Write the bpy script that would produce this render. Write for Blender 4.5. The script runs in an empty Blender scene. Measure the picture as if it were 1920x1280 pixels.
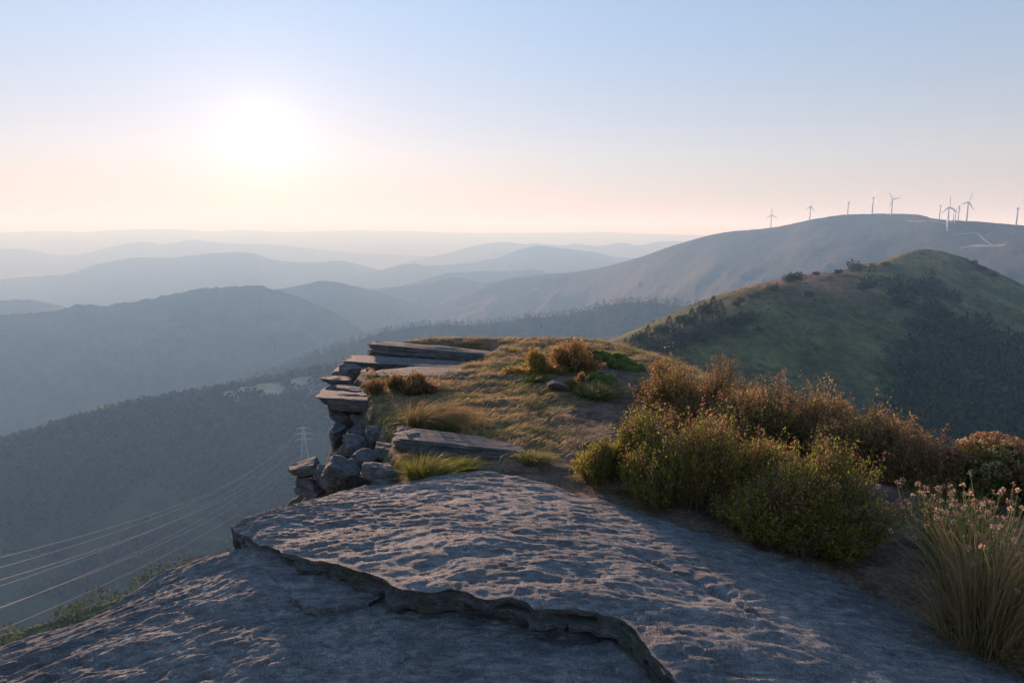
import bpy, math, random
import numpy as np
from mathutils import Vector, Matrix
from mathutils.bvhtree import BVHTree

random.seed(7)
RNG = np.random.default_rng(11)
scene = bpy.context.scene
COL = scene.collection

# ------------------------------------------------------------------ camera
CAM = np.array([0.0, 0.0, 1.65])
PITCH = math.radians(9.35)
FPX = 1280.0                                    # focal length in photo pixels (24 mm on 36 mm)
cd = bpy.data.cameras.new('camera'); cam = bpy.data.objects.new('camera', cd); COL.objects.link(cam)
cd.lens = 24.0; cd.sensor_width = 36.0; cd.clip_start = 0.05; cd.clip_end = 60000.0
cam.location = CAM; cam.rotation_euler = (math.radians(90) - PITCH, 0, 0)
scene.camera = cam

def ray(px, py):
    """direction of a photo pixel in world space"""
    a, b = (px - 960) / FPX, (640 - py) / FPX
    c, s = math.cos(PITCH), math.sin(PITCH)
    return np.array([a, c + b * s, -s + b * c])
def at(px, py, D):
    """point on the pixel's ray at horizontal distance D"""
    d = ray(px, py); return CAM + d * (D / math.hypot(d[0], d[1]))
def gz(px, py, z):
    """point on the pixel's ray at height z"""
    d = ray(px, py); return CAM + d * ((z - CAM[2]) / d[2])
def aty(px, py, Y):
    d = ray(px, py); return CAM + d * (Y / d[1])

# ------------------------------------------------------------------ sky, sun, exposure
sd = ray(490, 262); sd = sd / np.linalg.norm(sd)
SUN_EL = math.asin(sd[2]); SUN_AZ = math.atan2(sd[0], sd[1])
SKY_GAIN = 1.5
w = bpy.data.worlds.new('World'); scene.world = w; w.use_nodes = True
nt = w.node_tree; nt.nodes.clear()
sky = nt.nodes.new('ShaderNodeTexSky'); sky.sky_type = 'NISHITA'; sky.sun_disc = False
sky.sun_elevation = SUN_EL; sky.sun_rotation = SUN_AZ
sky.altitude = 900; sky.air_density = 1.0; sky.dust_density = .10; sky.ozone_density = 1.4
def wn(typ, **k):
    nd = nt.nodes.new('ShaderNode' + typ)
    for q, v in k.items(): setattr(nd, q, v)
    return nd
# hazy evening air: the sky's own range of brightness is flatter than in clear air
gm = wn('Gamma'); gm.inputs[1].default_value = .50; tn = wn('VectorMath', operation='MULTIPLY'); tn.inputs[1].default_value = (1.0, 1.0, 1.0); nt.links.new(sky.outputs[0], tn.inputs[0]); nt.links.new(tn.outputs[0], gm.inputs[0])
# the sun's disc is veiled: a soft aureole round it
tc = wn('TexCoord'); dt = wn('VectorMath', operation='DOT_PRODUCT'); dt.inputs[1].default_value = tuple(sd); nt.links.new(tc.outputs['Generated'], dt.inputs[0])
def aureole(width_deg, amount, prev, col):
    k = 1.0 / (1 - math.cos(math.radians(width_deg)))
    m1 = wn('Math', operation='SUBTRACT'); m1.inputs[1].default_value = 1.0; nt.links.new(dt.outputs['Value'], m1.inputs[0])
    m2 = wn('Math', operation='MULTIPLY'); m2.inputs[1].default_value = k; nt.links.new(m1.outputs[0], m2.inputs[0])
    ex = wn('Math', operation='EXPONENT'); nt.links.new(m2.outputs[0], ex.inputs[0])
    vm = wn('VectorMath', operation='SCALE'); vm.inputs[0].default_value = tuple(amount * c for c in col); nt.links.new(ex.outputs[0], vm.inputs['Scale'])
    ad = wn('VectorMath', operation='ADD'); nt.links.new(prev, ad.inputs[0]); nt.links.new(vm.outputs[0], ad.inputs[1]); return ad.outputs[0]
skc = aureole(2.3, .8, gm.outputs[0], (1, .95, .85)); skc = aureole(6.0, .36, skc, (1, .93, .84)); skc = aureole(26.0, .36, skc, (1, .90, .80))
# evening tint by height: rosy haze low down all round, deeper blue overhead
sx = wn('SeparateXYZ'); nt.links.new(tc.outputs['Generated'], sx.inputs[0]); er = wn('ValToRGB'); nt.links.new(sx.outputs[2], er.inputs[0])
while len(er.color_ramp.elements) < 4: er.color_ramp.elements.new(.5)
for el, (p_, c_) in zip(er.color_ramp.elements, ((0, (.70, .54, .56)), (.10, (.84, .73, .80)), (.32, (.75, .84, 1.05)), (1, (.48, .74, 1.10)))): el.position = p_; el.color = (*c_, 1)
tm_ = wn('VectorMath', operation='MULTIPLY'); nt.links.new(skc, tm_.inputs[0]); nt.links.new(er.outputs[0], tm_.inputs[1]); skc = tm_.outputs[0]
ml = wn('VectorMath', operation='SCALE'); ml.inputs['Scale'].default_value = SKY_GAIN; nt.links.new(skc, ml.inputs[0])
bg = wn('Background'); bg.inputs[1].default_value = 0.15; wo = wn('OutputWorld')
nt.links.new(ml.outputs[0], bg.inputs[0]); nt.links.new(bg.outputs[0], wo.inputs[0])

sl = bpy.data.lights.new('sun', 'SUN'); sl.energy = 5.0; sl.angle = math.radians(1.2); sl.color = (1.0, 0.70, 0.54)
so = bpy.data.objects.new('sun', sl); COL.objects.link(so)
so.rotation_euler = Vector(tuple(sd)).to_track_quat('Z', 'Y').to_euler(); so.location = (0, 0, 50)
vs = scene.view_settings
vs.view_transform = 'Standard'; vs.look = 'None'; vs.gamma = 1; vs.exposure = 0.85; vs.use_curve_mapping = False
scene.cycles.volume_bounces = 3; scene.cycles.max_bounces = 8; scene.cycles.transparent_max_bounces = 4
scene.cycles.use_denoising = True
scene.cycles.sample_clamp_indirect = 4.0

# ------------------------------------------------------------------ noise
_perm = np.random.default_rng(3).permutation(256); _perm = np.concatenate([_perm, _perm, _perm])
_ang = np.random.default_rng(4).uniform(0, 2 * np.pi, 256); _g2 = np.stack([np.cos(_ang), np.sin(_ang)], 1)
_g3 = np.random.default_rng(5).normal(size=(256, 3)); _g3 /= np.linalg.norm(_g3, axis=1)[:, None]
def _fade(t): return t * t * t * (t * (t * 6 - 15) + 10)
def n2(x, y):
    x = np.asarray(x, float); y = np.asarray(y, float); x, y = np.broadcast_arrays(x, y)
    xi = np.floor(x).astype(int); yi = np.floor(y).astype(int); xf = x - xi; yf = y - yi
    xi &= 255; yi &= 255; u = _fade(xf); v = _fade(yf)
    def g(dx, dy):
        h = _perm[_perm[xi + dx] + yi + dy]; return _g2[h, 0] * (xf - dx) + _g2[h, 1] * (yf - dy)
    a = g(0, 0) * (1 - u) + g(1, 0) * u; b = g(0, 1) * (1 - u) + g(1, 1) * u
    return (a * (1 - v) + b * v) * 1.5
def n3(x, y, z):
    xi = np.floor(x).astype(int); yi = np.floor(y).astype(int); zi = np.floor(z).astype(int)
    xf = x - xi; yf = y - yi; zf = z - zi; xi &= 255; yi &= 255; zi &= 255
    u, v, ww = _fade(xf), _fade(yf), _fade(zf)
    def g(i, j, k):
        h = _perm[_perm[_perm[xi + i] + yi + j] + zi + k]
        return _g3[h, 0] * (xf - i) + _g3[h, 1] * (yf - j) + _g3[h, 2] * (zf - k)
    def l(a, b, t): return a + (b - a) * t
    return l(l(l(g(0,0,0), g(1,0,0), u), l(g(0,1,0), g(1,1,0), u), v), l(l(g(0,0,1), g(1,0,1), u), l(g(0,1,1), g(1,1,1), u), v), ww) * 1.5
def fbm(x, y, o=5, gain=.5, lac=2.03):
    s = 0; a = 1.0; t = 0
    for i in range(o):
        s = s + a * n2(x + 17.3 * i, y - 9.1 * i); t += a; a *= gain; x = x * lac; y = y * lac
    return s / t
def ridged(x, y, o=4, gain=.5):
    s = 0; a = 1.0; t = 0
    for i in range(o):
        s = s + a * (1 - 2 * np.abs(n2(x + 31.7 * i, y + 5.3 * i))); t += a; a *= gain; x = x * 2.1; y = y * 2.1
    return s / t
def sm(a, b, x): t = np.clip((x - a) / (b - a), 0, 1); return t * t * (3 - 2 * t)

# ------------------------------------------------------------------ mesh helpers
def mesh(name, V, F=None, T=None, col=None, smooth=False):
    """V (n,3); F quads (m,4) and / or T triangles (k,3); col (n,3) colours"""
    V = np.asarray(V, np.float32)
    me = bpy.data.meshes.new(name)
    F = np.zeros((0, 4), int) if F is None or len(F) == 0 else np.asarray(F)
    T = np.zeros((0, 3), int) if T is None or len(T) == 0 else np.asarray(T)
    idx = np.concatenate([F.ravel(), T.ravel()]).astype(np.int32)
    n = len(F) + len(T)
    me.vertices.add(len(V)); me.vertices.foreach_set('co', V.ravel())
    me.loops.add(len(idx)); me.loops.foreach_set('vertex_index', idx)
    st = np.concatenate([np.arange(len(F)) * 4, len(F) * 4 + np.arange(len(T)) * 3]).astype(np.int32)
    me.polygons.add(n); me.polygons.foreach_set('loop_start', st)
    me.polygons.foreach_set('use_smooth', np.full(n, smooth))
    me.update(calc_edges=True)
    if col is not None:
        a = me.color_attributes.new('Col', 'FLOAT_COLOR', 'POINT')
        c4 = np.ones((len(V), 4), np.float32); c4[:, :3] = col; a.data.foreach_set('color', c4.ravel())
    return me
def link(name, me, mat=None, parent=None, loc=None):
    o = bpy.data.objects.new(name, me); COL.objects.link(o)
    if mat is not None and me is not None and len(me.materials) == 0: me.materials.append(mat)
    if parent is not None: o.parent = parent
    if loc is not None: o.location = tuple(float(v) for v in loc)
    return o
def tag(o, label=None, cat=None, group=None, kind=None):
    if label: o['label'] = label
    if cat: o['category'] = cat
    if group: o['group'] = group
    if kind: o['kind'] = kind
    return o
def empty(name, loc): return link(name, None, loc=loc)
def gridF(nr, nc):
    i = np.arange(nr * nc).reshape(nr, nc)
    return np.stack([i[:-1, :-1], i[:-1, 1:], i[1:, 1:], i[1:, :-1]], -1).reshape(-1, 4)
def copy_thing(root):
    r = root.copy(); COL.objects.link(r)
    for ch in root.children:
        c = ch.copy(); COL.objects.link(c); c.parent = r
        for g in ch.children:
            d = g.copy(); COL.objects.link(d); d.parent = c
    return r
class Acc:
    """collects quads and triangles into one mesh"""
    def __init__(s): s.V = []; s.F = []; s.T = []; s.C = []; s.n = 0
    def add(s, V, F=None, T=None, col=(1, 1, 1)):
        V = np.asarray(V, float).reshape(-1, 3); s.V.append(V)
        if F is not None and len(F): s.F.append(np.asarray(F) + s.n)
        if T is not None and len(T): s.T.append(np.asarray(T) + s.n)
        s.C.append(np.broadcast_to(np.asarray(col, float), V.shape)); s.n += len(V)
    def mesh(s, name, smooth=False):
        return mesh(name, np.concatenate(s.V), np.concatenate(s.F) if s.F else None, np.concatenate(s.T) if s.T else None, np.concatenate(s.C), smooth)
    def tube(s, p0, p1, r0, r1, n=6, col=(1, 1, 1), cap=False):
        p0 = np.asarray(p0, float); p1 = np.asarray(p1, float); d = p1 - p0; d = d / np.linalg.norm(d)
        a = np.cross(d, (0, 0, 1) if abs(d[2]) < .9 else (1, 0, 0)); a /= np.linalg.norm(a); b = np.cross(d, a)
        t = np.linspace(0, 2 * np.pi, n, endpoint=False)[:, None]; ring = np.cos(t) * a + np.sin(t) * b
        V = np.concatenate([p0 + ring * r0, p1 + ring * r1]); k = np.arange(n); k2 = (k + 1) % n
        F = np.stack([k, k2, k2 + n, k + n], 1)
        T = None
        if cap:
            V = np.concatenate([V, [p0, p1]])
            T = np.concatenate([np.stack([k2, k, np.full(n, 2 * n)], 1), np.stack([k + n, k2 + n, np.full(n, 2 * n + 1)], 1)])
        s.add(V, F, T, col)

def unit(v): return v / np.maximum(np.linalg.norm(v, axis=-1, keepdims=True), 1e-9)
def strips(P0, P1, P2, w0, nseg=3, tip=.25, col0=None, col1=None, rng=RNG):
    """bezier ribbons: returns V, F, col"""
    N = len(P0); t = np.linspace(0, 1, nseg + 1)[None, :, None]
    P = (1 - t) ** 2 * P0[:, None] + 2 * t * (1 - t) * P1[:, None] + t ** 2 * P2[:, None]
    d = unit(P2 - P0); r = unit(rng.normal(size=(N, 3))); sd_ = unit(np.cross(d, r))
    wd = (np.asarray(w0) * np.ones(N))[:, None, None] * (1 - (1 - tip) * t)
    L = P - sd_[:, None] * wd / 2; R = P + sd_[:, None] * wd / 2
    V = np.stack([L, R], 2).reshape(-1, 3)
    b = (np.arange(N) * (nseg + 1) * 2)[:, None]; k = (np.arange(nseg) * 2)[None]
    q = b + k; F = np.stack([q, q + 1, q + 3, q + 2], -1).reshape(-1, 4)
    c = None
    if col0 is not None:
        c0 = np.broadcast_to(col0, (N, 3))[:, None]; c1 = np.broadcast_to(col1 if col1 is not None else col0, (N, 3))[:, None]
        c = np.repeat((c0 + (c1 - c0) * t)[:, :, None], 2, 2).reshape(-1, 3)
    return V, F, c
def leaves(P, d, L, W, rng=RNG, fold=0.0):
    """diamond leaves at P pointing along d"""
    N = len(P); d = unit(d); s_ = unit(np.cross(d, unit(rng.normal(size=(N, 3)))))
    L = (np.asarray(L) * np.ones(N))[:, None]; W = (np.asarray(W) * np.ones(N))[:, None]
    nrm = np.cross(d, s_)
    V = np.stack([P, P + d * L * .5 + s_ * W / 2 + nrm * W * fold, P + d * L, P + d * L * .5 - s_ * W / 2 + nrm * W * fold], 1).reshape(-1, 3)
    F = np.arange(N * 4).reshape(N, 4); return V, F

def needles(P, d, L, W, rng=RNG):
    """small three-cornered leaves"""
    N = len(P); d = unit(d); s_ = unit(np.cross(d, unit(rng.normal(size=(N, 3))))); L = (np.asarray(L) * np.ones(N))[:, None]; W = (np.asarray(W) * np.ones(N))[:, None]
    V = np.stack([P - s_ * W / 2, P + s_ * W / 2, P + d * L], 1).reshape(-1, 3); return V, np.arange(N * 3).reshape(N, 3)

# ------------------------------------------------------------------ materials
def newmat(name):
    m = bpy.data.materials.new(name); m.use_nodes = True; m.node_tree.nodes.clear(); return m, m.node_tree
class NB:
    def __init__(s, t): s.t = t
    def n(s, typ, **k):
        nd = s.t.nodes.new('ShaderNode' + typ)
        for a, v in k.items():
            if a.startswith('i_'):
                key = a[2:]; key = int(key) if key.isdigit() else key.replace('_', ' ')
                nd.inputs[key].default_value = v
            else: setattr(nd, a, v)
        return nd
    def l(s, a, b): s.t.links.new(a, b)
    def coords(s, scale=(1, 1, 1), rot=(0, 0, 0), kind='Object'):
        tc = s.n('TexCoord'); mp = s.n('Mapping'); mp.inputs['Scale'].default_value = scale; mp.inputs['Rotation'].default_value = rot
        s.l(tc.outputs[kind], mp.inputs[0]); return mp.outputs[0]
    def noise(s, vec, scale, detail=4, rough=.55, dist=0):
        nd = s.n('TexNoise'); nd.inputs['Scale'].default_value = scale; nd.inputs['Detail'].default_value = detail
        nd.inputs['Roughness'].default_value = rough; nd.inputs['Distortion'].default_value = dist
        if vec is not None: s.l(vec, nd.inputs['Vector'])
        return nd.outputs['Fac']
    def ramp(s, fac, stops):
        r = s.n('ValToRGB'); e = r.color_ramp.elements
        while len(e) < len(stops): e.new(.5)
        for el, (p, c) in zip(e, stops): el.position = p; el.color = (*c, 1) if len(c) == 3 else c
        s.l(fac, r.inputs[0]); return r.outputs[0]
    def mix(s, fac, a, b, mode='MIX'):
        m = s.n('MixRGB', blend_type=mode)
        for sock, v in zip(m.inputs, (fac, a, b)):
            if hasattr(v, 'links') or hasattr(v, 'is_linked'): s.l(v, sock)
            elif isinstance(v, (int, float)): sock.default_value = v
            else: sock.default_value = (*v, 1)
        return m.outputs[0]
    def bump(s, h, strength, dist, prev=None):
        b = s.n('Bump'); b.inputs['Strength'].default_value = strength; b.inputs['Distance'].default_value = dist
        s.l(h, b.inputs['Height'])
        if prev is not None: s.l(prev, b.inputs['Normal'])
        return b.outputs[0]
    def out(s, sh): o = s.n('OutputMaterial'); s.l(sh, o.inputs[0])
    def principled(s, col, rough=.8, normal=None, spec=.3):
        p = s.n('BsdfPrincipled'); p.inputs['Roughness'].default_value = rough; p.inputs['Specular IOR Level'].default_value = spec
        if hasattr(col, 'links') or hasattr(col, 'is_linked'): s.l(col, p.inputs['Base Color'])
        else: p.inputs['Base Color'].default_value = (*col, 1)
        if normal is not None: s.l(normal, p.inputs['Normal'])
        return p.outputs[0]
W1 = (1, 1, 1)
def g3(v): return (v, v, v)

def mat_rock(name, rot=0.0, tone=1.0, fine=1.0, moss=.62):
    m, t = newmat(name); b = NB(t)
    v = b.coords(scale=(1, 2.6, 2.6), rot=(0, 0, rot)); v1 = b.coords()
    big = b.noise(v1, 1.3 * fine, 5, .6, .3); streak = b.noise(v, 9 * fine, 8, .68, .6); grain = b.noise(v1, 170 * fine, 3, .6)
    c = b.ramp(streak, [(.28, (.085 * tone, .09 * tone, .10 * tone)), (.5, (.22 * tone, .215 * tone, .215 * tone)), (.74, (.43 * tone, .41 * tone, .395 * tone))])
    c = b.mix(.8, c, b.ramp(big, [(.3, g3(.55)), (.55, g3(1.0)), (.75, (1.25, 1.22, 1.15))]), 'MULTIPLY')
    c = b.mix(.75, c, b.ramp(grain, [(.32, g3(.40)), (.68, g3(1.6))]), 'MULTIPLY')
    lich = b.noise(v1, 23 * fine, 6, .7, .4)
    c = b.mix(b.ramp(lich, [(.57, (0, 0, 0)), (.67, g3(.75))]), c, (.40 * tone, .41 * tone, .36 * tone))
    lg = b.noise(b.coords(scale=(1.2, 1, 1)), 4.2 * fine, 6, .72, .8)
    c = b.mix(b.ramp(lg, [(moss, (0, 0, 0)), (moss + .1, g3(.55 if moss > .6 else .85))]), c, (.12, .15, .10) if moss > .6 else (.085, .105, .06))
    og = b.noise(v1, 31 * fine, 4, .6, 1.0); og2 = b.noise(v1, 2.1 * fine, 2, .5)
    om = b.mix(1.0, b.ramp(og, [(.69, (0, 0, 0)), (.72, g3(.8))]), b.ramp(og2, [(.52, (0, 0, 0)), (.6, W1)]), 'MULTIPLY')
    c = b.mix(om, c, (.30, .12, .05))
    h1 = b.noise(v, 22 * fine, 10, .72, .8); h2 = b.noise(v1, 90 * fine, 6, .7)
    nb = b.bump(h1, .95, .04 / fine, None); nb = b.bump(h2, .75, .009 / fine, nb)
    b.out(b.principled(c, .82, nb, .25)); return m

def mat_attr(name, rough=.9, amp=.45, scale=30, bs=0.0, bscale=60, bdist=.01, spec=.15, extra=None):
    m, t = newmat(name); b = NB(t); a = b.n('Attribute', attribute_name='Col'); v = b.coords()
    f = b.noise(v, scale, 6, .65)
    c = b.mix(1.0, a.outputs['Color'], b.ramp(f, [(.3, g3(1 - amp)), (.7, g3(1 + amp))]), 'MULTIPLY')
    if extra: c = b.mix(1.0, c, b.ramp(b.noise(v, extra, 6, .65), [(.32, g3(1 - amp)), (.68, g3(1 + amp))]), 'MULTIPLY')
    nb = b.bump(b.noise(v, bscale, 6, .65), bs, bdist) if bs else None
    b.out(b.principled(c, rough, nb, spec)); return m
def mat_leaf(name, trans=.4, gain=1.0, spec=.25, rough=.55):
    """two-sided leaf: colour from the plant's own vertex colours, part of the light passes through"""
    m, t = newmat(name); b = NB(t); a = b.n('Attribute', attribute_name='Col')
    info = b.n('ObjectInfo'); hv = b.n('HueSaturation'); mr = b.n('MapRange'); mr.inputs[3].default_value = .8 * gain; mr.inputs[4].default_value = 1.2 * gain
    b.l(info.outputs['Random'], mr.inputs[0]); b.l(mr.outputs[0], hv.inputs['Value']); b.l(a.outputs['Color'], hv.inputs['Color'])
    c = hv.outputs[0]
    p = b.principled(c, rough, None, spec); tr = b.n('BsdfTranslucent'); b.l(c, tr.inputs[0])
    ms = b.n('MixShader'); ms.inputs[0].default_value = trans; b.l(p, ms.inputs[1]); b.l(tr.outputs[0], ms.inputs[2])
    b.out(ms.outputs[0]); return m
def mat_plain(name, c, rough=.6, spec=.3):
    m, t = newmat(name); b = NB(t); f = b.noise(b.coords(), 8, 4)
    b.out(b.principled(b.mix(1.0, c, b.ramp(f, [(.3, g3(.88)), (.7, g3(1.1))]), 'MULTIPLY'), rough, None, spec)); return m

M_SLAB = mat_rock('slab_rock', .14, 1.22); M_SLAB2 = mat_rock('lower_slab_rock', .42, 1.12)
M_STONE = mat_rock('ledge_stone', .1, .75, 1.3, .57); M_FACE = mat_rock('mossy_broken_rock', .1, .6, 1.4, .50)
M_SOIL = mat_attr('soil_and_turf_ground', .95, .5, 45, .8, 90, .02, .1, 7)
M_HILL = mat_attr('hill_cover', .95, .3, .035, .6, .05, 12, .05, .006)
M_GREEN = mat_attr('near_hill_cover', .95, .45, .22, .9, .3, 2.0, .05, .03)
M_LEAF = mat_leaf('leaf', .48); M_FAR = mat_leaf('far_foliage', .25, 1.0, .1, .8)
M_STEM = mat_attr('stem', .85, .2, 50)
M_WHITE = mat_plain('turbine_white_paint', (.46, .48, .53), .5)
M_STEEL = mat_plain('galvanised_steel', (.45, .46, .47), .45, .5)
M_WIRE = mat_plain('aluminium_wire', (.45, .45, .45), .5, .4)

# ------------------------------------------------------------------ far terrain
BVH = {}
def resample(P, n):
    """catmull-rom through the control points, n samples, even in arc length"""
    P = np.asarray(P, float); Q = np.concatenate([[2 * P[0] - P[1]], P, [2 * P[-1] - P[-2]]]); out = []
    for i in range(1, len(Q) - 2):
        t = np.linspace(0, 1, 24, endpoint=False)[:, None]; a, b, c, d = Q[i - 1], Q[i], Q[i + 1], Q[i + 2]
        out.append(.5 * (2 * b + (c - a) * t + (2 * a - 5 * b + 4 * c - d) * t ** 2 + (3 * b - a - 3 * c + d) * t ** 3))
    C = np.concatenate(out + [P[-1:]]); s = np.concatenate([[0], np.cumsum(np.linalg.norm(np.diff(C, axis=0), axis=1))])
    u = np.linspace(0, s[-1], n); return np.stack([np.interp(u, s, C[:, k]) for k in range(C.shape[1])], 1)
FLOOR = -640.0
def ridge(name, label, pts, nu, front, back, slope, amp, sc, crest=0.0, bslope=None, cols=((.035, .05, .03), (.07, .075, .04)), nf=46, seed=0, conc=.35):
    nu = int(nu * .5); nf = int(nf * .7)
    C = resample([at(x, y, D) for x, y, D in pts], nu)
    D0 = np.hypot(C[:, 0], C[:, 1])
    cn = crest * fbm(np.arange(nu) * .22 + seed, np.full(nu, seed * 3.3), 5, .6)
    dirv = unit(-C[:, :2]); 
    k = np.ones(31) / 31; pad = lambda a: np.concatenate([np.full(15, a[0]), a, np.full(15, a[-1])])
    dirv = unit(np.stack([np.convolve(pad(dirv[:, i]), k, 'valid') for i in (0, 1)], 1))
    nb = 14
    s = np.concatenate([-back * np.linspace(1, 0, nb, endpoint=False) ** 1.6, front * np.linspace(0, 1, nf) ** 1.5])
    X = C[None, :, 0] + dirv[None, :, 0] * s[:, None]; Y = C[None, :, 1] + dirv[None, :, 1] * s[:, None]
    a = np.abs(s)[:, None]
    drop = slope * a * (1 - conc * np.clip(a / front, 0, 1)) * sm(-.2, .12, a / front)
    spur = ridged(X / sc + seed * 7.7, Y / sc - seed * 3.1, 5, .52); env = np.clip(a / (.35 * front), 0, 1)
    if bslope: drop = np.where(s[:, None] < 0, bslope * a, drop)
    Z = C[None, :, 2] + cn[None] * np.exp(-a / (.05 * front)) - drop + amp * env * (spur - .35) + amp * .12 * env * fbm(X / (sc * .12), Y / (sc * .12), 4)
    Z = np.maximum(Z, FLOOR - 8 + 0 * Z)
    if seed < 8: Z[0] = FLOOR - 8; Z[-1] = FLOOR - 8
    tone = np.clip(.5 + 1.1 * fbm(X / (sc * .5) + 5, Y / (sc * .5), 4), 0, 1)[..., None]
    col = np.asarray(cols[0]) * (1 - tone) + np.asarray(cols[1]) * tone
    V = np.stack([X, Y, Z], -1).reshape(-1, 3); F = gridF(len(s), nu)
    o = link(name, mesh(name, V, F, col=col.reshape(-1, 3), smooth=True), M_HILL)
    tag(o, label, 'hill', kind='structure')
    return o, C, V, F

G = np.linspace(-1, 1, 61); gx, gy = np.meshgrid(G * 24000, G * 24000 + 6000)
vz = FLOOR + 12 * fbm(gx / 4000, gy / 4000, 3)
tag(link('valley_floor', mesh('valley_floor', np.stack([gx, gy, vz], -1).reshape(-1, 3), gridF(61, 61), col=np.broadcast_to((.05, .06, .04), (61 * 61, 3)), smooth=True), M_HILL),
    'wide dark valley floor below all the ridges', 'valley', kind='structure')
def dd(pts, D): return [(x, y, D) for x, y in pts]
ridge('hill_ridge', 'farthest pale ridge line just under the horizon',
      dd([(-500, 446), (-200, 442), (0, 436), (100, 433), (160, 435), (220, 431), (330, 430), (400, 434), (440, 431), (480, 432), (540, 435), (600, 433), (660, 432), (760, 433), (850, 436), (940, 437), (1050, 436), (1130, 435), (1240, 439), (1400, 442), (1700, 444), (2300, 450)], 20000), 700, 6000, 2500, .22, 120, 1600, 7, seed=1)
ridge('hill_ridge', 'low pale ridge in the haze below the farthest one at left',
      dd([(-400, 468), (-150, 463), (0, 467), (51, 467), (98, 477), (140, 478), (188, 468), (234, 457), (273, 453), (312, 458), (359, 449), (390, 453), (457, 458), (504, 458), (547, 462), (625, 470), (700, 476), (800, 480), (900, 485), (1050, 500)], 13500), 600, 4200, 1200, .24, 150, 1300, 10, seed=2)
ridge('hill_ridge', 'pale blue ridge with small humps left of the turbine hill',
      dd([(700, 510), (760, 491), (812, 481), (867, 467), (894, 460), (942, 454), (984, 458), (1004, 456), (1052, 460), (1080, 457), (1121, 461), (1169, 455), (1197, 460), (1238, 453), (1293, 453), (1400, 458), (1600, 470)], 11500), 500, 3600, 1200, .26, 150, 1200, 9, seed=3)
ridge('hill_ridge', 'broad hazy hill with long flat top below the sun',
      dd([(-500, 540), (-200, 530), (-60, 528), (40, 520), (129, 513), (176, 497), (250, 484), (320, 483), (390, 476), (465, 473), (508, 486), (547, 491), (600, 492), (640, 489), (700, 503), (760, 520), (840, 535)], 8800), 600, 3000, 1200, .3, 150, 1000, 10, seed=4)
ridge('hill_ridge', 'hazy blue hill with a rounded summit in mid distance',
      dd([(560, 545), (640, 520), (709, 507), (771, 494), (805, 498), (881, 493), (936, 482), (970, 469), (1011, 461), (1049, 465), (1080, 469), (1121, 474), (1156, 482), (1230, 486), (1330, 500)], 8000), 500, 2800, 1200, .3, 140, 900, 9, seed=5)
ridge('hill_ridge', 'low hazy spur below the rounded blue hill',
      dd([(740, 540), (826, 515), (870, 510), (908, 508), (950, 509), (1004, 505), (1032, 511), (1080, 514), (1150, 530)], 5900), 360, 1500, 800, .3, 110, 800, 8, seed=6)
ridge('hill_ridge', 'hazy wooded spur with a small knoll at picture centre',
      dd([(520, 575), (600, 553), (640, 543), (700, 541), (788, 532), (830, 524), (860, 520), (901, 529), (950, 540), (1020, 560)], 5200), 420, 1400, 800, .32, 110, 800, 9, seed=7)
ridge('hill_ridge', 'small hazy hill at the left edge of the picture',
      dd([(-300, 600), (-120, 575), (0, 564), (50, 561), (110, 572), (180, 592), (260, 615)], 4800), 300, 1300, 800, .34, 110, 700, 8, seed=8)
ridge('hill_ridge', 'hazy spur running down behind the dark left ridge',
      dd([(380, 570), (460, 548), (527, 541), (570, 533), (609, 526), (660, 535), (720, 550), (800, 580), (860, 610)], 4400), 360, 1300, 800, .34, 110, 700, 8, seed=12)
L5, L5C, L5V, L5F = ridge('hill_ridge', 'long dark blue wooded ridge across the left side',
      [(-400, 620, 3300), (-200, 606, 3300), (0, 591, 3300), (98, 583, 3350), (152, 570, 3400), (200, 572, 3400), (285, 559, 3450), (375, 541, 3500), (420, 538, 3500), (465, 535, 3500), (488, 536, 3500), (547, 552, 3400), (610, 578, 3250), (650, 600, 3150), (720, 645, 3000), (800, 700, 2850)], 700, 1900, 1000, .36, 170, 620, 12, nf=70, seed=9)
WH, WHC, WHV, WHF = ridge('hill_ridge', 'high blue hill carrying the wind turbines at right',
      [(2250, 470, 1700), (2080, 440, 1850), (1920, 423, 2000), (1840, 416, 2100), (1760, 411, 2200), (1715, 402, 2350), (1640, 401, 2500), (1580, 403, 2600), (1520, 412, 2700), (1446, 427, 2850), (1350, 437, 3050), (1270, 458, 3250), (1180, 488, 3500), (1090, 508, 3800), (1000, 516, 4100), (922, 529, 4300), (860, 550, 4450), (790, 585, 4550), (720, 620, 4600)], 700, 1700, 1000, .36, 75, 650, 3, nf=70, seed=10, cols=((.036, .05, .036), (.085, .072, .05)))
RA, RAC, RAV, RAF = ridge('hill_ridge', 'dark slate blue ridge with conifers along its crest',
      [(1560, 640, 1500), (1420, 602, 1600), (1350, 585, 1680), (1293, 575, 1740), (1259, 572, 1780), (1224, 569, 1800), (1156, 570, 1850), (1104, 582, 1900), (1052, 592, 1920), (984, 596, 1950), (949, 603, 1980), (881, 610, 2000), (812, 611, 2030), (777, 614, 2030), (709, 627, 2000), (640, 650, 1950), (560, 682, 1880), (470, 715, 1800), (380, 745, 1720), (280, 790, 1640)], 600, 900, 700, .38, 60, 420, 5, nf=60, seed=11)
RB, RBC, RBV, RBF = ridge('hill_ridge', 'dark wooded slope falling to the lower left with clearings',
      [(900, 640, 1430), (800, 655, 1420), (700, 675, 1400), (600, 697, 1380), (540, 712, 1360), (480, 722, 1340), (430, 733, 1320), (330, 750, 1290), (250, 766, 1270), (150, 795, 1240), (60, 824, 1220), (0, 842, 1210), (-120, 880, 1190), (-300, 930, 1170), (-600, 1000, 1150)], 600, 900, 600, .34, 55, 330, 6, nf=80, seed=13, cols=((.034, .046, .024), (.055, .064, .03)))
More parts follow.
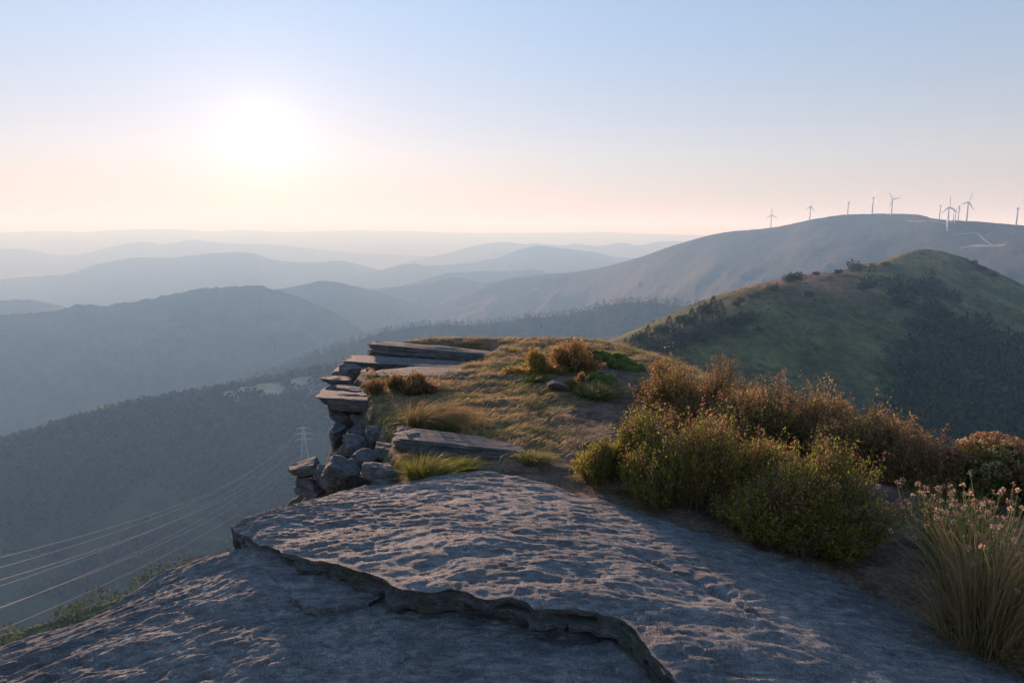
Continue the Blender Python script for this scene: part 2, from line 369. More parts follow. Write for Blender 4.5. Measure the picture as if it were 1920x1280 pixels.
RC, RCC, RCV, RCF = ridge('hill_ridge', 'near green hillside low at left beyond the rock edge',
      [(1000, 920, 330), (800, 975, 310), (620, 1018, 285), (500, 1040, 265), (430, 1056, 250), (330, 1084, 235), (200, 1128, 220), (90, 1168, 205), (0, 1192, 195), (-120, 1240, 185), (-300, 1310, 175), (-600, 1430, 165)], 300, 120, 300, .5, 8, 60, 2, bslope=1.0, nf=40, seed=14, cols=((.045, .06, .025), (.07, .08, .03)))
def bvh(V, F): return BVHTree.FromPolygons([tuple(v) for v in V.tolist()], F.tolist())
BV_B = bvh(RBV, RBF)
def hit(bv, px, py):
    d = ray(px, py); r = bv.ray_cast(Vector(CAM), Vector(d / np.linalg.norm(d)))
    return None if r[0] is None else np.array(r[0])
ca = RB.data.color_attributes['Col']; cc = np.empty(len(RBV) * 4, np.float32); ca.data.foreach_get('color', cc); cc = cc.reshape(-1, 4); CLEAR = []
for px, py, rx, ry in ((445, 733, 26, 14), (500, 727, 34, 9), (565, 716, 24, 9), (590, 735, 12, 18), (620, 722, 16, 7)):
    p = hit(BV_B, px, py); CLEAR.append((p, rx)); e = ((RBV[:, 0] - p[0]) / rx) ** 2 + ((RBV[:, 1] - p[1]) / (ry * 3)) ** 2 + .5 * fbm(RBV[:, 0] / 14, RBV[:, 1] / 14, 2)
    wgt = sm(1.1, .7, e)[:, None]; cc[:, :3] = cc[:, :3] * (1 - wgt) + np.array((.34, .25, .16)) * wgt
ca.data.foreach_set('color', cc.ravel())
BV_W = bvh(WHV, WHF)
def hit(bv, px, py):
    d = ray(px, py); r = bv.ray_cast(Vector(CAM), Vector(d / np.linalg.norm(d)))
    return None if r[0] is None else np.array(r[0])
def drop(bv, x, y):
    r = bv.ray_cast(Vector((x, y, 3000)), Vector((0, 0, -1))); return None if r[0] is None else np.array(r[0])

# ------------------------------------------------------------------ near green hill (right)
PL = [[(2350, 690, 700), (2100, 610, 710), (1920, 551, 715), (1870, 522, 710), (1830, 502, 700), (1790, 482, 690), (1740, 467, 680), (1690, 482, 640), (1640, 501, 590), (1560, 515, 500), (1480, 529, 445), (1440, 546, 425), (1400, 566, 405), (1330, 594, 375), (1250, 626, 345), (1170, 662, 320), (1080, 710, 295)],
      [(1550, 519, 490), (1555, 600, 425), (1575, 700, 355), (1600, 800, 300), (1640, 900, 260)]]
LINES = [resample([at(*p) for p in pl], 60) for pl in PL]
def green_h(x, y):
    sh = x.shape; x = x.ravel(); y = y.ravel(); out = np.full(x.shape, -400.0)
    for li, L in enumerate(LINES):
        best = np.full(x.shape, -1e9)
        for i in range(len(L) - 1):
            a, b = L[i], L[i + 1]; e = b[:2] - a[:2]; tt = np.clip(((x - a[0]) * e[0] + (y - a[1]) * e[1]) / (e @ e), 0, 1)
            dx = x - a[0] - tt * e[0]; dy = y - a[1] - tt * e[1]; d = np.sqrt(dx * dx + dy * dy); r = 12 if (li == 0 and i < 26) else 38.0
            best = np.maximum(best, a[2] + tt * (b[2] - a[2]) - (.56 if li == 0 else .5) * (np.sqrt(d * d + r * r) - r))
        k = 9.0; hh = np.clip(.5 + .5 * (best - out) / k, 0, 1); out = out + (best - out) * hh + k * hh * (1 - hh) * (out > -399)
    nz = fbm(x / 90, y / 90, 4); nz2 = fbm(x / 16, y / 16, 4)
    return (out + 2.0 * nz + .55 * nz2).reshape(sh)
xs = np.linspace(-60, 960, 200); ys = np.linspace(150, 1050, 200); gx, gy = np.meshgrid(xs, ys); gzz = green_h(gx, gy)
f1 = fbm(gx / 70 + 3, gy / 70, 4); f2 = fbm(gx / 25, gy / 25 + 8, 4)
sp = at(1500, 545, 460); dsh = np.hypot((gx - sp[0]) / 75, (gy - sp[1]) / 60)
heath = np.clip(1.15 - dsh + .9 * f1 + .3 * f2, 0, 1)[..., None]
pk = at(1700, 485, 650); dpk = np.hypot((gx - pk[0]) / 70, (gy - pk[1]) / 60)
dry = np.clip(1.0 - dpk + 1.2 * f2, 0, 1)[..., None] * .7
gcol = np.array((.10, .105, .034)) * (1 + .6 * f2[..., None]); gcol = gcol * (1 - heath) + np.array((.22, .125, .075)) * heath; gcol = gcol * (1 - dry) + np.array((.24, .17, .07)) * dry
GV = np.stack([gx, gy, gzz], -1).reshape(-1, 3); GF = gridF(200, 200)
tag(link('green_hill', mesh('green_hill', GV, GF, col=np.clip(gcol, .01, 1).reshape(-1, 3), smooth=True), M_GREEN), 'near green grassy hill with a rounded shoulder and pointed summit', 'hill', kind='structure')
BV_G = bvh(GV, GF)

# ------------------------------------------------------------------ foliage helpers for far trees
def clump(rng, n, r, size, base=(0, 0, 0), squash=.8, hollow=.35, col=(.05, .07, .03), var=.35):
    """n leaf sprays filling an uneven crown"""
    d = unit(rng.normal(size=(n, 3))); lump = 1 + .35 * n3(d[:, 0] * 2 + 9, d[:, 1] * 2, d[:, 2] * 2)
    rr = (hollow + (1 - hollow) * rng.random(n) ** .5) * lump
    P = d * rr[:, None] * np.array((r, r, r * squash)) + np.asarray(base)
    V, F = leaves(P, d + .8 * rng.normal(size=(n, 3)), size * rng.uniform(.6, 1.4, n), size * rng.uniform(.5, 1.0, n), rng)
    c = np.asarray(col) * (1 + var * rng.normal(size=(n, 1))); c = np.clip(c, .008, 1)
    return V, F, np.repeat(c, 4, 0)
def conifer_arr(rng, h, r, n, size, col):
    z = rng.random(n) ** 1.25; a = rng.uniform(0, 6.283, n); rad = r * (1 - z) ** .85 * (.45 + .55 * rng.random(n)) * (1 + .25 * np.sin(z * 34))
    P = np.stack([np.cos(a) * rad, np.sin(a) * rad, h * (.12 + .88 * z)], 1)
    d = np.stack([np.cos(a), np.sin(a), .15 + 0 * a], 1) + .35 * rng.normal(size=(n, 3))
    V, F = leaves(P, d, size * rng.uniform(.6, 1.3, n) * (1.1 - .6 * z), size * .55, rng)
    c = np.clip(np.asarray(col) * (1 + .3 * rng.normal(size=(n, 1))), .006, 1); return V, F, np.repeat(c, 4, 0)
def scatter(protos, P, S, rng, var=.35):
    """join many copies of a few shapes into one mesh"""
    A = Acc(); kind = rng.integers(0, len(protos), len(P)); rz = rng.uniform(0, 6.283, len(P))
    for k, (V, F, c) in enumerate(protos):
        I = np.where(kind == k)[0]
        if not len(I): continue
        cs, sn = np.cos(rz[I])[:, None], np.sin(rz[I])[:, None]
        X = V[None, :, 0] * cs - V[None, :, 1] * sn; Y = V[None, :, 0] * sn + V[None, :, 1] * cs
        W = np.stack([X, Y, np.broadcast_to(V[None, :, 2], X.shape)], -1) * S[I][:, None, None] + P[I][:, None]
        FF = F[None] + (np.arange(len(I)) * len(V))[:, None, None]
        cc = np.clip(c[None] * rng.uniform(1 - var, 1 + var, (len(I), 1, 1)), 0, 1) * np.ones((len(I), 1, 1))
        A.add(W.reshape(-1, 3), FF.reshape(-1, 4), None, cc.reshape(-1, 3))
    return A

# woods on the middle ridges (each reads as one mass)
def wood(name, label, bvhs_pts, protos, smin, smax, rng):
    P = np.asarray(bvhs_pts); A = scatter(protos, P, rng.uniform(smin, smax, len(P)), rng, .18)
    return tag(link(name, A.mesh(name), M_FAR), label, 'wood', kind='stuff')
rg = np.random.default_rng(21)
pr_con = [conifer_arr(rg, 1.0, .26, 20, .25, (.03, .045, .025)) for _ in range(3)]
pr_bro = [clump(rg, 18, .5, .5, (0, 0, .45), .9, .3, (.038, .052, .026), .2) for _ in range(3)]
def along(C, n, spread, V, F, up=0.0):
    bv = bvh(V, F); out = []
    for i in range(n):
        j = rg.integers(0, len(C)); c = C[j]; d = unit(-c[:2]); s_ = -30 + spread * rg.random() ** 2.2
        x, y = c[:2] + d * s_ + rg.normal(size=2) * 8; h = drop(bv, x, y)
        if h is not None and not any(math.hypot(h[0] - q[0], h[1] - q[1]) < rr * 1.0 for q, rr in CLEAR): out.append(h)
    return out
wood('conifer_wood', 'dark conifer wood along the crest of the slate blue ridge', along(RAC, 2600, 420, RAV, RAF), pr_con, 11, 22, rg)
def wooded(V, F, n, px, py, bv, keep):
    out = []
    while len(out) < n:
        p = hit(bv, rg.uniform(*px), rg.uniform(*py))
        if p is None: n -= 1; continue
        if fbm(p[0] / 130, p[1] / 130, 3) + .25 * fbm(p[0] / 30, p[1] / 30, 2) > keep and not any(math.hypot(p[0] - q[0], p[1] - q[1]) < rr * 1.0 for q, rr in CLEAR): out.append(p)
        else: n -= .3
    return out
wood('broadleaf_wood', 'dark broadleaf wood on the slope falling to the lower left', along(RBC, 2200, 260, RBV, RBF) + wooded(RBV, RBF, 2600, (-120, 720), (700, 1120), BV_B, -.12), pr_bro, 9, 17, rg)
BV_C = bvh(RCV, RCF)
wood('green_wood', 'sunlit green treetops on the near hillside low at left', along(RCC[:115], 520, 110, RCV, RCF), [clump(rg, 110, .5, .13, (0, 0, .4), .8, .3, (.07, .09, .03)) for _ in range(4)], 4, 9, rg)

# shrub wood filling the ravine of the green hill
prs = [clump(rg, 60, .5, .26, (0, 0, .35), .8, .25, (.045, .072, .026)) for _ in range(5)]
pp = []; ss = []
while len(pp) < 1250:
    px, py = rg.uniform(1560, 1960), rg.uniform(505, 860)
    edge = np.interp(py, [505, 540, 600, 680, 760, 860], [1600, 1640, 1690, 1690, 1640, 1560]); right = np.interp(py, [505, 545, 600, 660, 760, 860], [1640, 1740, 1800, 1990, 1990, 1990])
    p = hit(BV_G, px, py)
    if p is None: continue
    f = fbm(p[0] / 28, p[1] / 28, 3)
    if px < edge + 150 * f + 40 * rg.random() or px > right + 150 * f - 30 * rg.random() or (f < -.22 and py < 640): continue
    pp.append(p + np.array((0, 0, -.4))); ss.append(rg.uniform(4.5, 9.5))
A = scatter(prs, np.array(pp), np.array(ss), rg)
tag(link('ravine_wood', A.mesh('ravine_wood'), M_FAR), 'dark shrub wood filling the shaded ravine of the green hill', 'wood', kind='stuff')
# heath tufts scattered over the open hill
pp = []
while len(pp) < 2200:
    p = hit(BV_G, rg.uniform(1170, 1920), rg.uniform(470, 800))
    if p is not None and fbm(p[0] / 22 + 4, p[1] / 22, 3) > -.05: pp.append(p)
A = scatter([clump(rg, 16, .5, .35, (0, 0, .2), .6, .2, (.07, .09, .035)) for _ in range(4)], np.array(pp), rg.uniform(.8, 2.2, len(pp)), rg)
tag(link('heath_scrub', A.mesh('heath_scrub'), M_FAR), 'low heath scrub dotted over the open grass of the green hill', 'scrub', kind='stuff')

# single trees on the green hill
def make_tree(kind, rng):
    root = empty('hill_tree', (0, 0, 0)); A = Acc(); bark = (.06, .045, .035)
    if kind == 'conifer':
        A.tube((0, 0, -.5), (0, 0, 6.6), .2, .05, 7, bark)
        for i in range(9):
            a = i * 2.4; z = 1.2 + i * .5; A.tube((0, 0, z), (math.cos(a) * (2.0 - .18 * i), math.sin(a) * (2.0 - .18 * i), z + .35), .05, .015, 4, bark)
        V, F, c = conifer_arr(rng, 7.4, 2.2, 520, .75, (.032, .05, .026))
    else:
        tall = kind == 'broadleaf'; th = 3.0 if tall else 1.0; r = 2.6 if tall else 3.0
        A.tube((0, 0, -.5), (0, 0, th), .22, .12, 7, bark); cs = []
        for i in range(6):
            a = i * 1.05 + rng.uniform(-.3, .3); e = np.array((math.cos(a) * r * .55, math.sin(a) * r * .55, th + rng.uniform(.4, 1.6))); cs.append(e); A.tube((0, 0, th * .8), e, .09, .03, 5, bark)
        cs.append(np.array((0, 0, th + 1.8 if tall else th + 1.0))); A.tube((0, 0, th * .9), cs[-1], .1, .03, 5, bark)
        L = [clump(rng, 85, r * .52, .55, e, .8, .2, (.04, .06, .028)) for e in cs]; k = 0; FF = []
        for v, f, c_ in L: FF.append(f + k); k += len(v)
        V = np.concatenate([l[0] for l in L]); F = np.concatenate(FF); c = np.concatenate([l[2] for l in L])
    link('trunk', A.mesh('trunk'), M_STEM, root); link('crown', mesh('crown', V, F, col=c), M_FAR, root)
    return root
ORD = 'first second third fourth fifth sixth seventh eighth ninth tenth eleventh twelfth thirteenth fourteenth fifteenth sixteenth seventeenth eighteenth nineteenth twentieth'.split()
def onth(i): return ORD[i] if i < 20 else 'twenty-' + ORD[i - 20]
tproto = {k: [make_tree(k, np.random.default_rng(40 + i)) for i in range(2)] for k in ('conifer', 'broadleaf', 'shrub')}
used = {}
def place_tree(kind, px, py, hpx, label, group, sink=.2):
    p = hit(BV_G, px, py)
    for dy in range(1, 40):
        if p is not None: break
        p = hit(BV_G, px, py + dy * 1.5)
    D = math.hypot(p[0], p[1]); h = hpx / FPX * D; full = {'conifer': 7.4, 'broadleaf': 6.6, 'shrub': 3.4}[kind]
    i = random.randrange(2); src = tproto[kind][i]; key = (kind, i)
    o = copy_thing(src) if key in used else src; used[key] = 1
    o.name = {'conifer': 'conifer_tree', 'broadleaf': 'broadleaf_tree', 'shrub': 'hill_shrub'}[kind]
    s = h / full; o.scale = (s * random.uniform(.9, 1.15),) * 2 + (s,); o.rotation_euler.z = random.uniform(0, 6.28); o.location = (p[0], p[1], p[2] - sink * s)
    tag(o, label, 'shrub' if kind == 'shrub' else 'tree', group)
edge_trees = [(1160, 664, 18), (1172, 662, 24), (1186, 660, 26), (1200, 656, 32), (1214, 650, 34), (1228, 646, 26), (1240, 640, 30), (1254, 634, 34), (1268, 630, 30), (1282, 624, 32), (1296, 620, 34), (1310, 612, 30), (1322, 606, 34), (1336, 600, 36), (1350, 594, 26)]
for i, (x, y, h) in enumerate(edge_trees):
    place_tree('conifer' if i % 3 else 'broadleaf', x, y, h * 1.25, f'{onth(i)} dark tree from the left along the green hill\'s lower left edge', 'trees along the edge of the green hill')
for i in range(24):
    x = 1185 + i * 8.5; y = np.interp(x, [1170, 1350], [672, 612]) + 8 + 16 * random.random()
    place_tree('conifer' if i % 2 else 'broadleaf', x, y, random.uniform(22, 34), f'{onth(i)} dark tree from the left in the lower row below the green hill edge', 'lower row of trees below the edge of the green hill')
sky_trees = [(1380, 580, 18, 'broadleaf'), (1388, 574, 20, 'broadleaf'), (1406, 566, 16, 'broadleaf'), (1420, 562, 18, 'broadleaf'), (1448, 546, 11, 'shrub'), (1456, 541, 12, 'conifer'), (1478, 530, 14, 'shrub'), (1492, 528, 16, 'shrub'), (1530, 518, 8, 'shrub'), (1572, 514, 8, 'shrub'), (1606, 508, 12, 'shrub'), (1826, 502, 14, 'broadleaf'), (1840, 510, 9, 'shrub'), (1862, 520, 8, 'shrub')]
for i, (x, y, h, k) in enumerate(sky_trees):
    place_tree(k, x, y, h, f'{onth(i)} {"bush" if k == "shrub" else "tree"} from the left standing on the green hill\'s skyline', 'trees and bushes on the skyline of the green hill')
for x, y, h, k, lab in [(1518, 556, 9, 'shrub', 'lone small bush in the brown heath patch of the green hill'), (1400, 607, 22, 'shrub', 'larger dark bush on the lit grass left of the brown heath'), (1384, 612, 18, 'shrub', 'dark bush touching the larger bush on the lit grass'),
                        (1620, 545, 14, 'shrub', 'pale green bush at the upper left tip of the ravine wood'), (1660, 500, 8, 'shrub', 'small bush on the dry grass below the summit'), (1424, 622, 8, 'shrub', 'tiny bush on the lit grass below the larger bushes'),
                        (1300, 640, 16, 'shrub', 'low dark bush in lit grass below the edge trees'), (1330, 636, 15, 'broadleaf', 'small tree in lit grass below the edge trees'), (1270, 655, 18, 'shrub', 'dark bush lowest in the lit grass above the heather')]:
    place_tree(k, x, y, h, lab, 'bushes dotted over the green hill')

# ------------------------------------------------------------------ wind turbines
def turbine_parts(rotor_a, yaw):
    root = empty('wind_turbine', (0, 0, 0))
    A = Acc(); A.tube((0, 0, -4), (0, 0, 68), 2.9, 1.9, 12); link('tower', A.mesh('tower', True), M_WHITE, root)
    A = Acc(); c, s = math.cos(yaw), math.sin(yaw); ax = np.array((s, -c, 0.0)); up = np.array((0, 0, 1.0)); sx = np.cross(ax, up); H = np.array((0, 0, 69.5))
    prof = [(-6.2, 1.0), (-5.8, 1.7), (0, 2.0), (2.2, 1.9), (2.8, 1.4)]
    V = np.concatenate([[H + ax * d + sx * r * a + up * r * b for a, b in ((-.9, -1), (.9, -1), (1, .2), (.7, 1), (-.7, 1), (-1, .2))] for d, r in prof]); n = 6; F = []
    for i in range(len(prof) - 1): F += [[i * n + k, i * n + (k + 1) % n, (i + 1) * n + (k + 1) % n, (i + 1) * n + k] for k in range(n)]
    A.add(V, F, [[0, k + 1, k] for k in range(1, 5)] + [[(len(prof) - 1) * n, (len(prof) - 1) * n + k, (len(prof) - 1) * n + k + 1] for k in range(1, 5)]); link('nacelle', A.mesh('nacelle'), M_WHITE, root)
    A = Acc(); hc = H + ax * 3.4; A.tube(hc - ax * .7, hc + ax * .6, 1.5, 1.3, 10, cap=True); A.tube(hc + ax * .6, hc + ax * 1.7, 1.3, .2, 10, cap=True); link('hub', A.mesh('hub', True), M_WHITE, root)
    for k in range(3):
        a = rotor_a + k * 2 * math.pi / 3; d = up * math.cos(a) + sx * math.sin(a); e = np.cross(ax, d); A = Acc(); R = 40.0; rows = []
        for r, ch, tw, th in ((1.0, 2.0, 0, 1.6), (4, 3.0, .5, 1.3), (8, 4.4, .35, 1.0), (18, 3.4, .18, .7), (30, 2.3, .08, .45), (38, 1.3, .02, .25), (R, .4, 0, .1)):
            cdir = e * math.cos(tw) + ax * math.sin(tw); nd = np.cross(d, cdir); rows.append([hc + d * r + cdir * ch * .35 , hc + d * r + nd * th * .5, hc + d * r - cdir * ch * .65, hc + d * r - nd * th * .5])
        V = np.array(rows).reshape(-1, 3); F = [[i * 4 + j, i * 4 + (j + 1) % 4, (i + 1) * 4 + (j + 1) % 4, (i + 1) * 4 + j] for i in range(len(rows) - 1) for j in range(4)]
        A.add(V, F); link('blade', A.mesh('blade'), M_WHITE, root)
    return root
#            base px,  base py, hub py, rotor angle, yaw, label
TUR = [(1445, 427, 406, .05, .15, 'leftmost wind turbine, low on the left end of the hill crest'),
       (1518, 412, 391, -.15, .5, 'second wind turbine from the left on the rising hill crest'),
       (1589, 403, 384, .6, .9, 'third wind turbine from the left, small, on the crest'),
       (1635, 401, 377, .1, 1.45, 'fourth wind turbine from the left with its rotor seen edge-on'),
       (1671, 402, 379, .7, .2, 'fifth wind turbine from the left, right of the edge-on one'),
       (1761, 409, 392, .1, 1.4, 'small far wind turbine left of the group of four'),
       (1776, 424, 396, .03, .2, 'tallest wind turbine of the close group, rotor upright'),
       (1787, 411, 398, 1.0, .3, 'small wind turbine just right of the tallest of the group'),
       (1796, 405, 393, -.8, .9, 'wind turbine at the right of the close group'),
       (1790, 417, 402, .1, 1.5, 'short wind turbine lowest in the close group'),
       (1812, 414, 387, -.3, .3, 'large wind turbine standing right of the close group'),
       (1905, 423, 399, .1, 1.2, 'rightmost wind turbine near the picture edge'),
       (1776, 432, 415, .05, 1.45, 'short white wind turbine on the slope in front of the group')]
for bx, by, hy, ra, yaw, lab in TUR:
    p = None; by += 1
    while p is None: p = hit(BV_W, bx, by); by += 1
    D = math.hypot(p[0], p[1]); s = (by - hy) / FPX * D / 69.5
    o = turbine_parts(ra, yaw); o.location = tuple(p); o.scale = (s * 1.0,) * 3
    tag(o, lab, 'wind turbine', 'wind turbines on the hill')
# pale service tracks on the turbine hill
def track(name, label, pts, wdt):
    P = resample([hit(BV_W, x, y) for x, y in pts], 40); d = unit(np.gradient(P[:, :2], axis=0)); nrm = np.stack([-d[:, 1], d[:, 0]], 1)
    V = []
    for p, q in zip(P, nrm):
        for sg in (-1, 1):
            g = drop(BV_W, p[0] + q[0] * sg * wdt / 2, p[1] + q[1] * sg * wdt / 2); V.append((g if g is not None else p) + np.array((0, 0, 1.2)))
    tag(link(name, mesh(name, np.array(V), gridF(40, 2), col=np.broadcast_to((.26, .22, .18), (80, 3))), M_SOIL), label, 'track', kind='structure')
track('track', 'pale service track below the turbine group', [(1700, 414), (1725, 416), (1745, 414), (1760, 417), (1775, 420)], 4)
track('track', 'pale zigzag track on the turbine hill slope', [(1786, 441), (1800, 440), (1830, 438), (1845, 450), (1862, 461)], 3)
track('track', 'bare sandy strip on the turbine hill', [(1800, 466), (1825, 462), (1850, 462), (1885, 460)], 8)

# ------------------------------------------------------------------ power line
def pylon(loc, s, rz, label):
    root = empty('power_pylon', loc); root.scale = (s,) * 3; root.rotation_euler.z = rz
    A = Acc(); H = 48.0; q = lambda z: 4.2 * (1 - z / H) ** 1.15 + .7
    zs = [0, 8, 15, 21, 26, 30, 34, 38, 42, 46]
    for sx in (-1, 1):
        for sy in (-1, 1):
            for a, b in zip(zs[:-1], zs[1:]): A.tube((sx * q(a), sy * q(a), a), (sx * q(b), sy * q(b), b), .22, .22, 4)
    link('mast', A.mesh('mast'), M_STEEL, root); A = Acc()
    for a, b in zip(zs[:-1], zs[1:]):
        for sg in (-1, 1):
            for t in (-1, 1):
                A.tube((sg * q(a), t * q(a), a), (sg * q(b), -t * q(b), b), .1, .1, 4); A.tube((t * q(a), sg * q(a), a), (-t * q(b), sg * q(b), b), .1, .1, 4)
    link('bracing', A.mesh('bracing'), M_STEEL, root)
    for z, L in ((30, 9.5), (37, 11.0), (44, 8.0)):
        A = Acc()
        for sg in (-1, 1):
            for y in (-.8, .8):
                A.tube((0, y, z), (sg * L, 0, z + .4), .16, .12, 4); A.tube((0, y, z + 2.2), (sg * L, 0, z + .4), .12, .1, 4)
            for k in range(1, 5): A.tube((sg * L * k / 5, 0, z + .1), (sg * L * (k - .6) / 5, 0, z + 2.2 * (1 - (k - .6) / 5)), .08, .08, 4)
        link('cross_arm', A.mesh('cross_arm'), M_STEEL, root)
        for sg in (-1, 1):
            A = Acc(); A.tube((sg * L, 0, z + .3), (sg * L, 0, z - 2.6), .16, .16, 6); link('insulator', A.mesh('insulator'), M_WIRE, root)
    tag(root, label, 'pylon', 'pylons of the power line'); return root
pA = hit(BV_B, 572, 868)
pBp = drop(BV_C, *at(-260, 1280, 235)[:2])
aim = math.atan2(pBp[1] - pA[1], pBp[0] - pA[0]) + math.pi / 2
DA = math.hypot(pA[0], pA[1]); SA = (70 / FPX * DA) / 46
pylon(pA, SA, aim, 'lattice power pylon on the slope left of the cliff ledges')
pylon(pBp, SA * .9, aim, 'power pylon on the near hillside left of the rock slab')
def wire_end(p, s, sg, L, z): return np.array(p) + s * np.array((math.cos(aim) * sg * L, math.sin(aim) * sg * L, z - 2.6))
wl = [('top left', -1, 8.0, 44), ('top right', 1, 8.0, 44), ('middle left', -1, 11.0, 37), ('middle right', 1, 11.0, 37), ('bottom left', -1, 9.5, 30), ('bottom right', 1, 9.5, 30), ('earth', 0, 0, 49)]
for nm, sg, L, z in wl:
    a = wire_end(pA, SA, sg, L, z); b2 = wire_end(pBp, SA * .9, sg, L, z); t = np.linspace(0, 1, 61)[:, None]
    P = a + (b2 - a) * t; P[:, 2] -= 26 * 4 * (t[:, 0] * (1 - t[:, 0])); A = Acc()
    for i in range(60): A.tube(P[i], P[i + 1], .045, .045, 4)
    tag(link('power_cable', A.mesh('power_cable'), M_WIRE), f'{nm} cable of the power line sagging across the dark valley', 'cable', 'cables of the power line')

# ------------------------------------------------------------------ outlines of the two slabs
# step edge of the upper slab (top of the broken face) and the foot of the face, from the photograph
E_px = [(433, 986), (446, 1000), (478, 1012), (510, 1030), (548, 1040), (600, 1053), (650, 1062), (691, 1075), (725, 1088), (757, 1100), (804, 1111), (855, 1106), (910, 1121), (957, 1122), (1012, 1140), (1085, 1141), (1130, 1150), (1169, 1160), (1195, 1185), (1215, 1212), (1250, 1252), (1276, 1284)]
E_z = np.interp([p[0] for p in E_px], [433, 480, 600, 757, 957, 1169, 1276], [.115, .13, .17, .195, .20, .18, .165]); E = [gz(x, y, z) for (x, y), z in zip(E_px, E_z)] + [np.array((.62, 1.75, .14)), np.array((.8, 1.2, .13)), np.array((.95, .2, .12)), np.array((1.0, -1.5, .12))]
F_px = [(434, 984, 0.113), (470, 970, 0.108), (520, 955, 0.100), (570, 940, 0.090), (620, 929, 0.082), (680, 914, 0.076), (740, 902, 0.074), (800, 892, 0.074), (870, 886, 0.076), (930, 890, 0.078), (1000, 903, 0.076), (1080, 924, 0.070), (1160, 948, 0.060), (1250, 978, 0.045), (1340, 1006, 0.030), (1420, 1030, 0.015), (1500, 1056, 0.000), (1600, 1097, -0.015), (1700, 1140, -0.030), (1800, 1192, -0.045), (1920, 1255, -0.060)]
Fc = [gz(x, y, z) for x, y, z in F_px] + [np.array((1.95, 1.75, -.05)), np.array((2.1, .8, -.05)), np.array((2.2, -1.5, -.05))]
A_px = [(470, 1015, 0.030), (440, 1034, 0.020), (410, 1045, 0.005), (370, 1056, -0.015), (320, 1074, -0.030), (270, 1096, -0.045), (225, 1122, -0.060), (180, 1150, -0.075), (120, 1174, -0.085), (60, 1192, -0.095), (0, 1212, -0.105), (-120, 1262, -0.120), (-300, 1340, -0.140), (-600, 1480, -0.170)]
A_c = [gz(*p) for p in A_px] + [np.array((-2.2, .3, -.2)), np.array((-2.2, -1.5, -.2))]
SLAB = np.concatenate([resample(Fc, 60)[:, :2][::-1], resample(A_c, 40)[:, :2]])        # outline of both slabs in plan
def slab_in(x, y):
    """distance inside the slabs' outline, 0 outside"""
    sh = np.shape(x); x = np.ravel(x); y = np.ravel(y); ins = np.zeros(x.shape, bool); dmin = np.full(x.shape, 9.0)
    for a, b in zip(SLAB, np.roll(SLAB, -1, 0)):
        c = ((a[1] > y) != (b[1] > y)) & (x < (b[0] - a[0]) * (y - a[1]) / (b[1] - a[1] + 1e-12) + a[0]); ins ^= c
        e = b - a; t = np.clip(((x - a[0]) * e[0] + (y - a[1]) * e[1]) / (e @ e + 1e-12), 0, 1); dmin = np.minimum(dmin, np.hypot(x - a[0] - t * e[0], y - a[1] - t * e[1]))
    return np.where(ins, dmin, 0).reshape(sh)

# ------------------------------------------------------------------ hilltop ground
XE = ([-3, 0, 1.5, 2.3, 3.0, 3.6, 4.2, 5, 6, 7, 8, 9, 9.6], [-3.2, -2.6, -2.1, -1.75, -1.3, -.95, -.74, -.95, -1.28, -1.58, -1.72, -1.6, -.8])
XR = ([-3, 0, 2, 3, 4, 5, 6, 7, 8, 9, 9.6], [5, 4.4, 4.0, 3.7, 3.3, 2.75, 2.3, 1.95, 1.7, 1.25, .6])
def flat_rock(x, y):
    """1 where the flat slabs lie bare at the far end"""
    n_ = .22 * fbm(x * 2.2 + 5, y * 2.2, 3); return sm(-.45, -.8, x - .28 * (y - 7.6) + n_) * sm(7.25, 7.45, y + n_ * .5) * sm(9.1, 8.9, y)
def ground_h(x, y):
    xe = np.interp(y, *XE); xr = np.interp(y, *XR)
    base = .02 + .022 * np.clip(y - 3, 0, 7) - .05 * sm(1.2, 3.6, x) * sm(6, 2, y)
    hum = .035 * fbm(x * 1.3, y * 2.2, 4) + .018 * fbm(x * 4, y * 7, 3)
    inside = np.minimum(x - xe, xr - x)
    z = base + hum * sm(-.3, .3, inside)
    dl = np.clip(xe - x + .12 * fbm(y * 1.7, x * .3, 3), 0, None)
    z = z - np.where(dl < .5, 2.6 * dl, 1.3 + (dl - .5) * .95)
    z = z + sm(.02, .5, dl) * (.22 * ridged(x * .9 + 3, y * 1.1, 4) + .10 * fbm(x * 4, y * 4, 3) - .1)
    dr = np.clip(x - xr, 0, None); z = z - (.75 * dr * dr / (dr + .6))
    df = np.clip(y - 9.3, 0, None); z = z - (1.0 * df * df / (df + .5))
    z = z - .45 * sm(.0, .25, slab_in(x, y)) - .13 * flat_rock(x, y)
    return np.where(dl + dr + df > 3, z + .5 * fbm(x / 4, y / 4, 4), z)
gxs = np.concatenate([np.linspace(-16, -4.5, 26)[:-1], np.linspace(-4.5, 4.4, 230), np.linspace(4.4, 16, 24)[1:]])
gys = np.concatenate([np.linspace(-12, 1.2, 24)[:-1], np.linspace(1.2, 10.4, 220), np.linspace(10.4, 26, 30)[1:]])
gx, gy = np.meshgrid(gxs, gys); gh = ground_h(gx, gy)
def turf_mask(x, y):
    """1 where short turf grows, 0 on bare soil"""
    m = .62 + 1.0 * fbm(x * .9 + 4, y * 1.3, 4) + .35 * fbm(x * 4, y * 8, 2)
    m = m - .9 * sm(4.9, 4.1, y - .25 * x) + .0 * x
    m = m - .75 * sm(.2, .9, x) * sm(6.6, 5.6, y) + .5 * sm(7.5, 5.5, y) * sm(.9, -.3, x) * sm(4.2, 4.8, y)
    for cx, cy, cr in ((1.02, 6.75, .28), (1.15, 7.3, .42), (.98, 7.75, .35)): m = m - 1.5 * sm(cr, cr * .6, np.hypot(x - cx, y - cy))
    return np.clip(m - 1.6 * flat_rock(x, y), 0, 1)
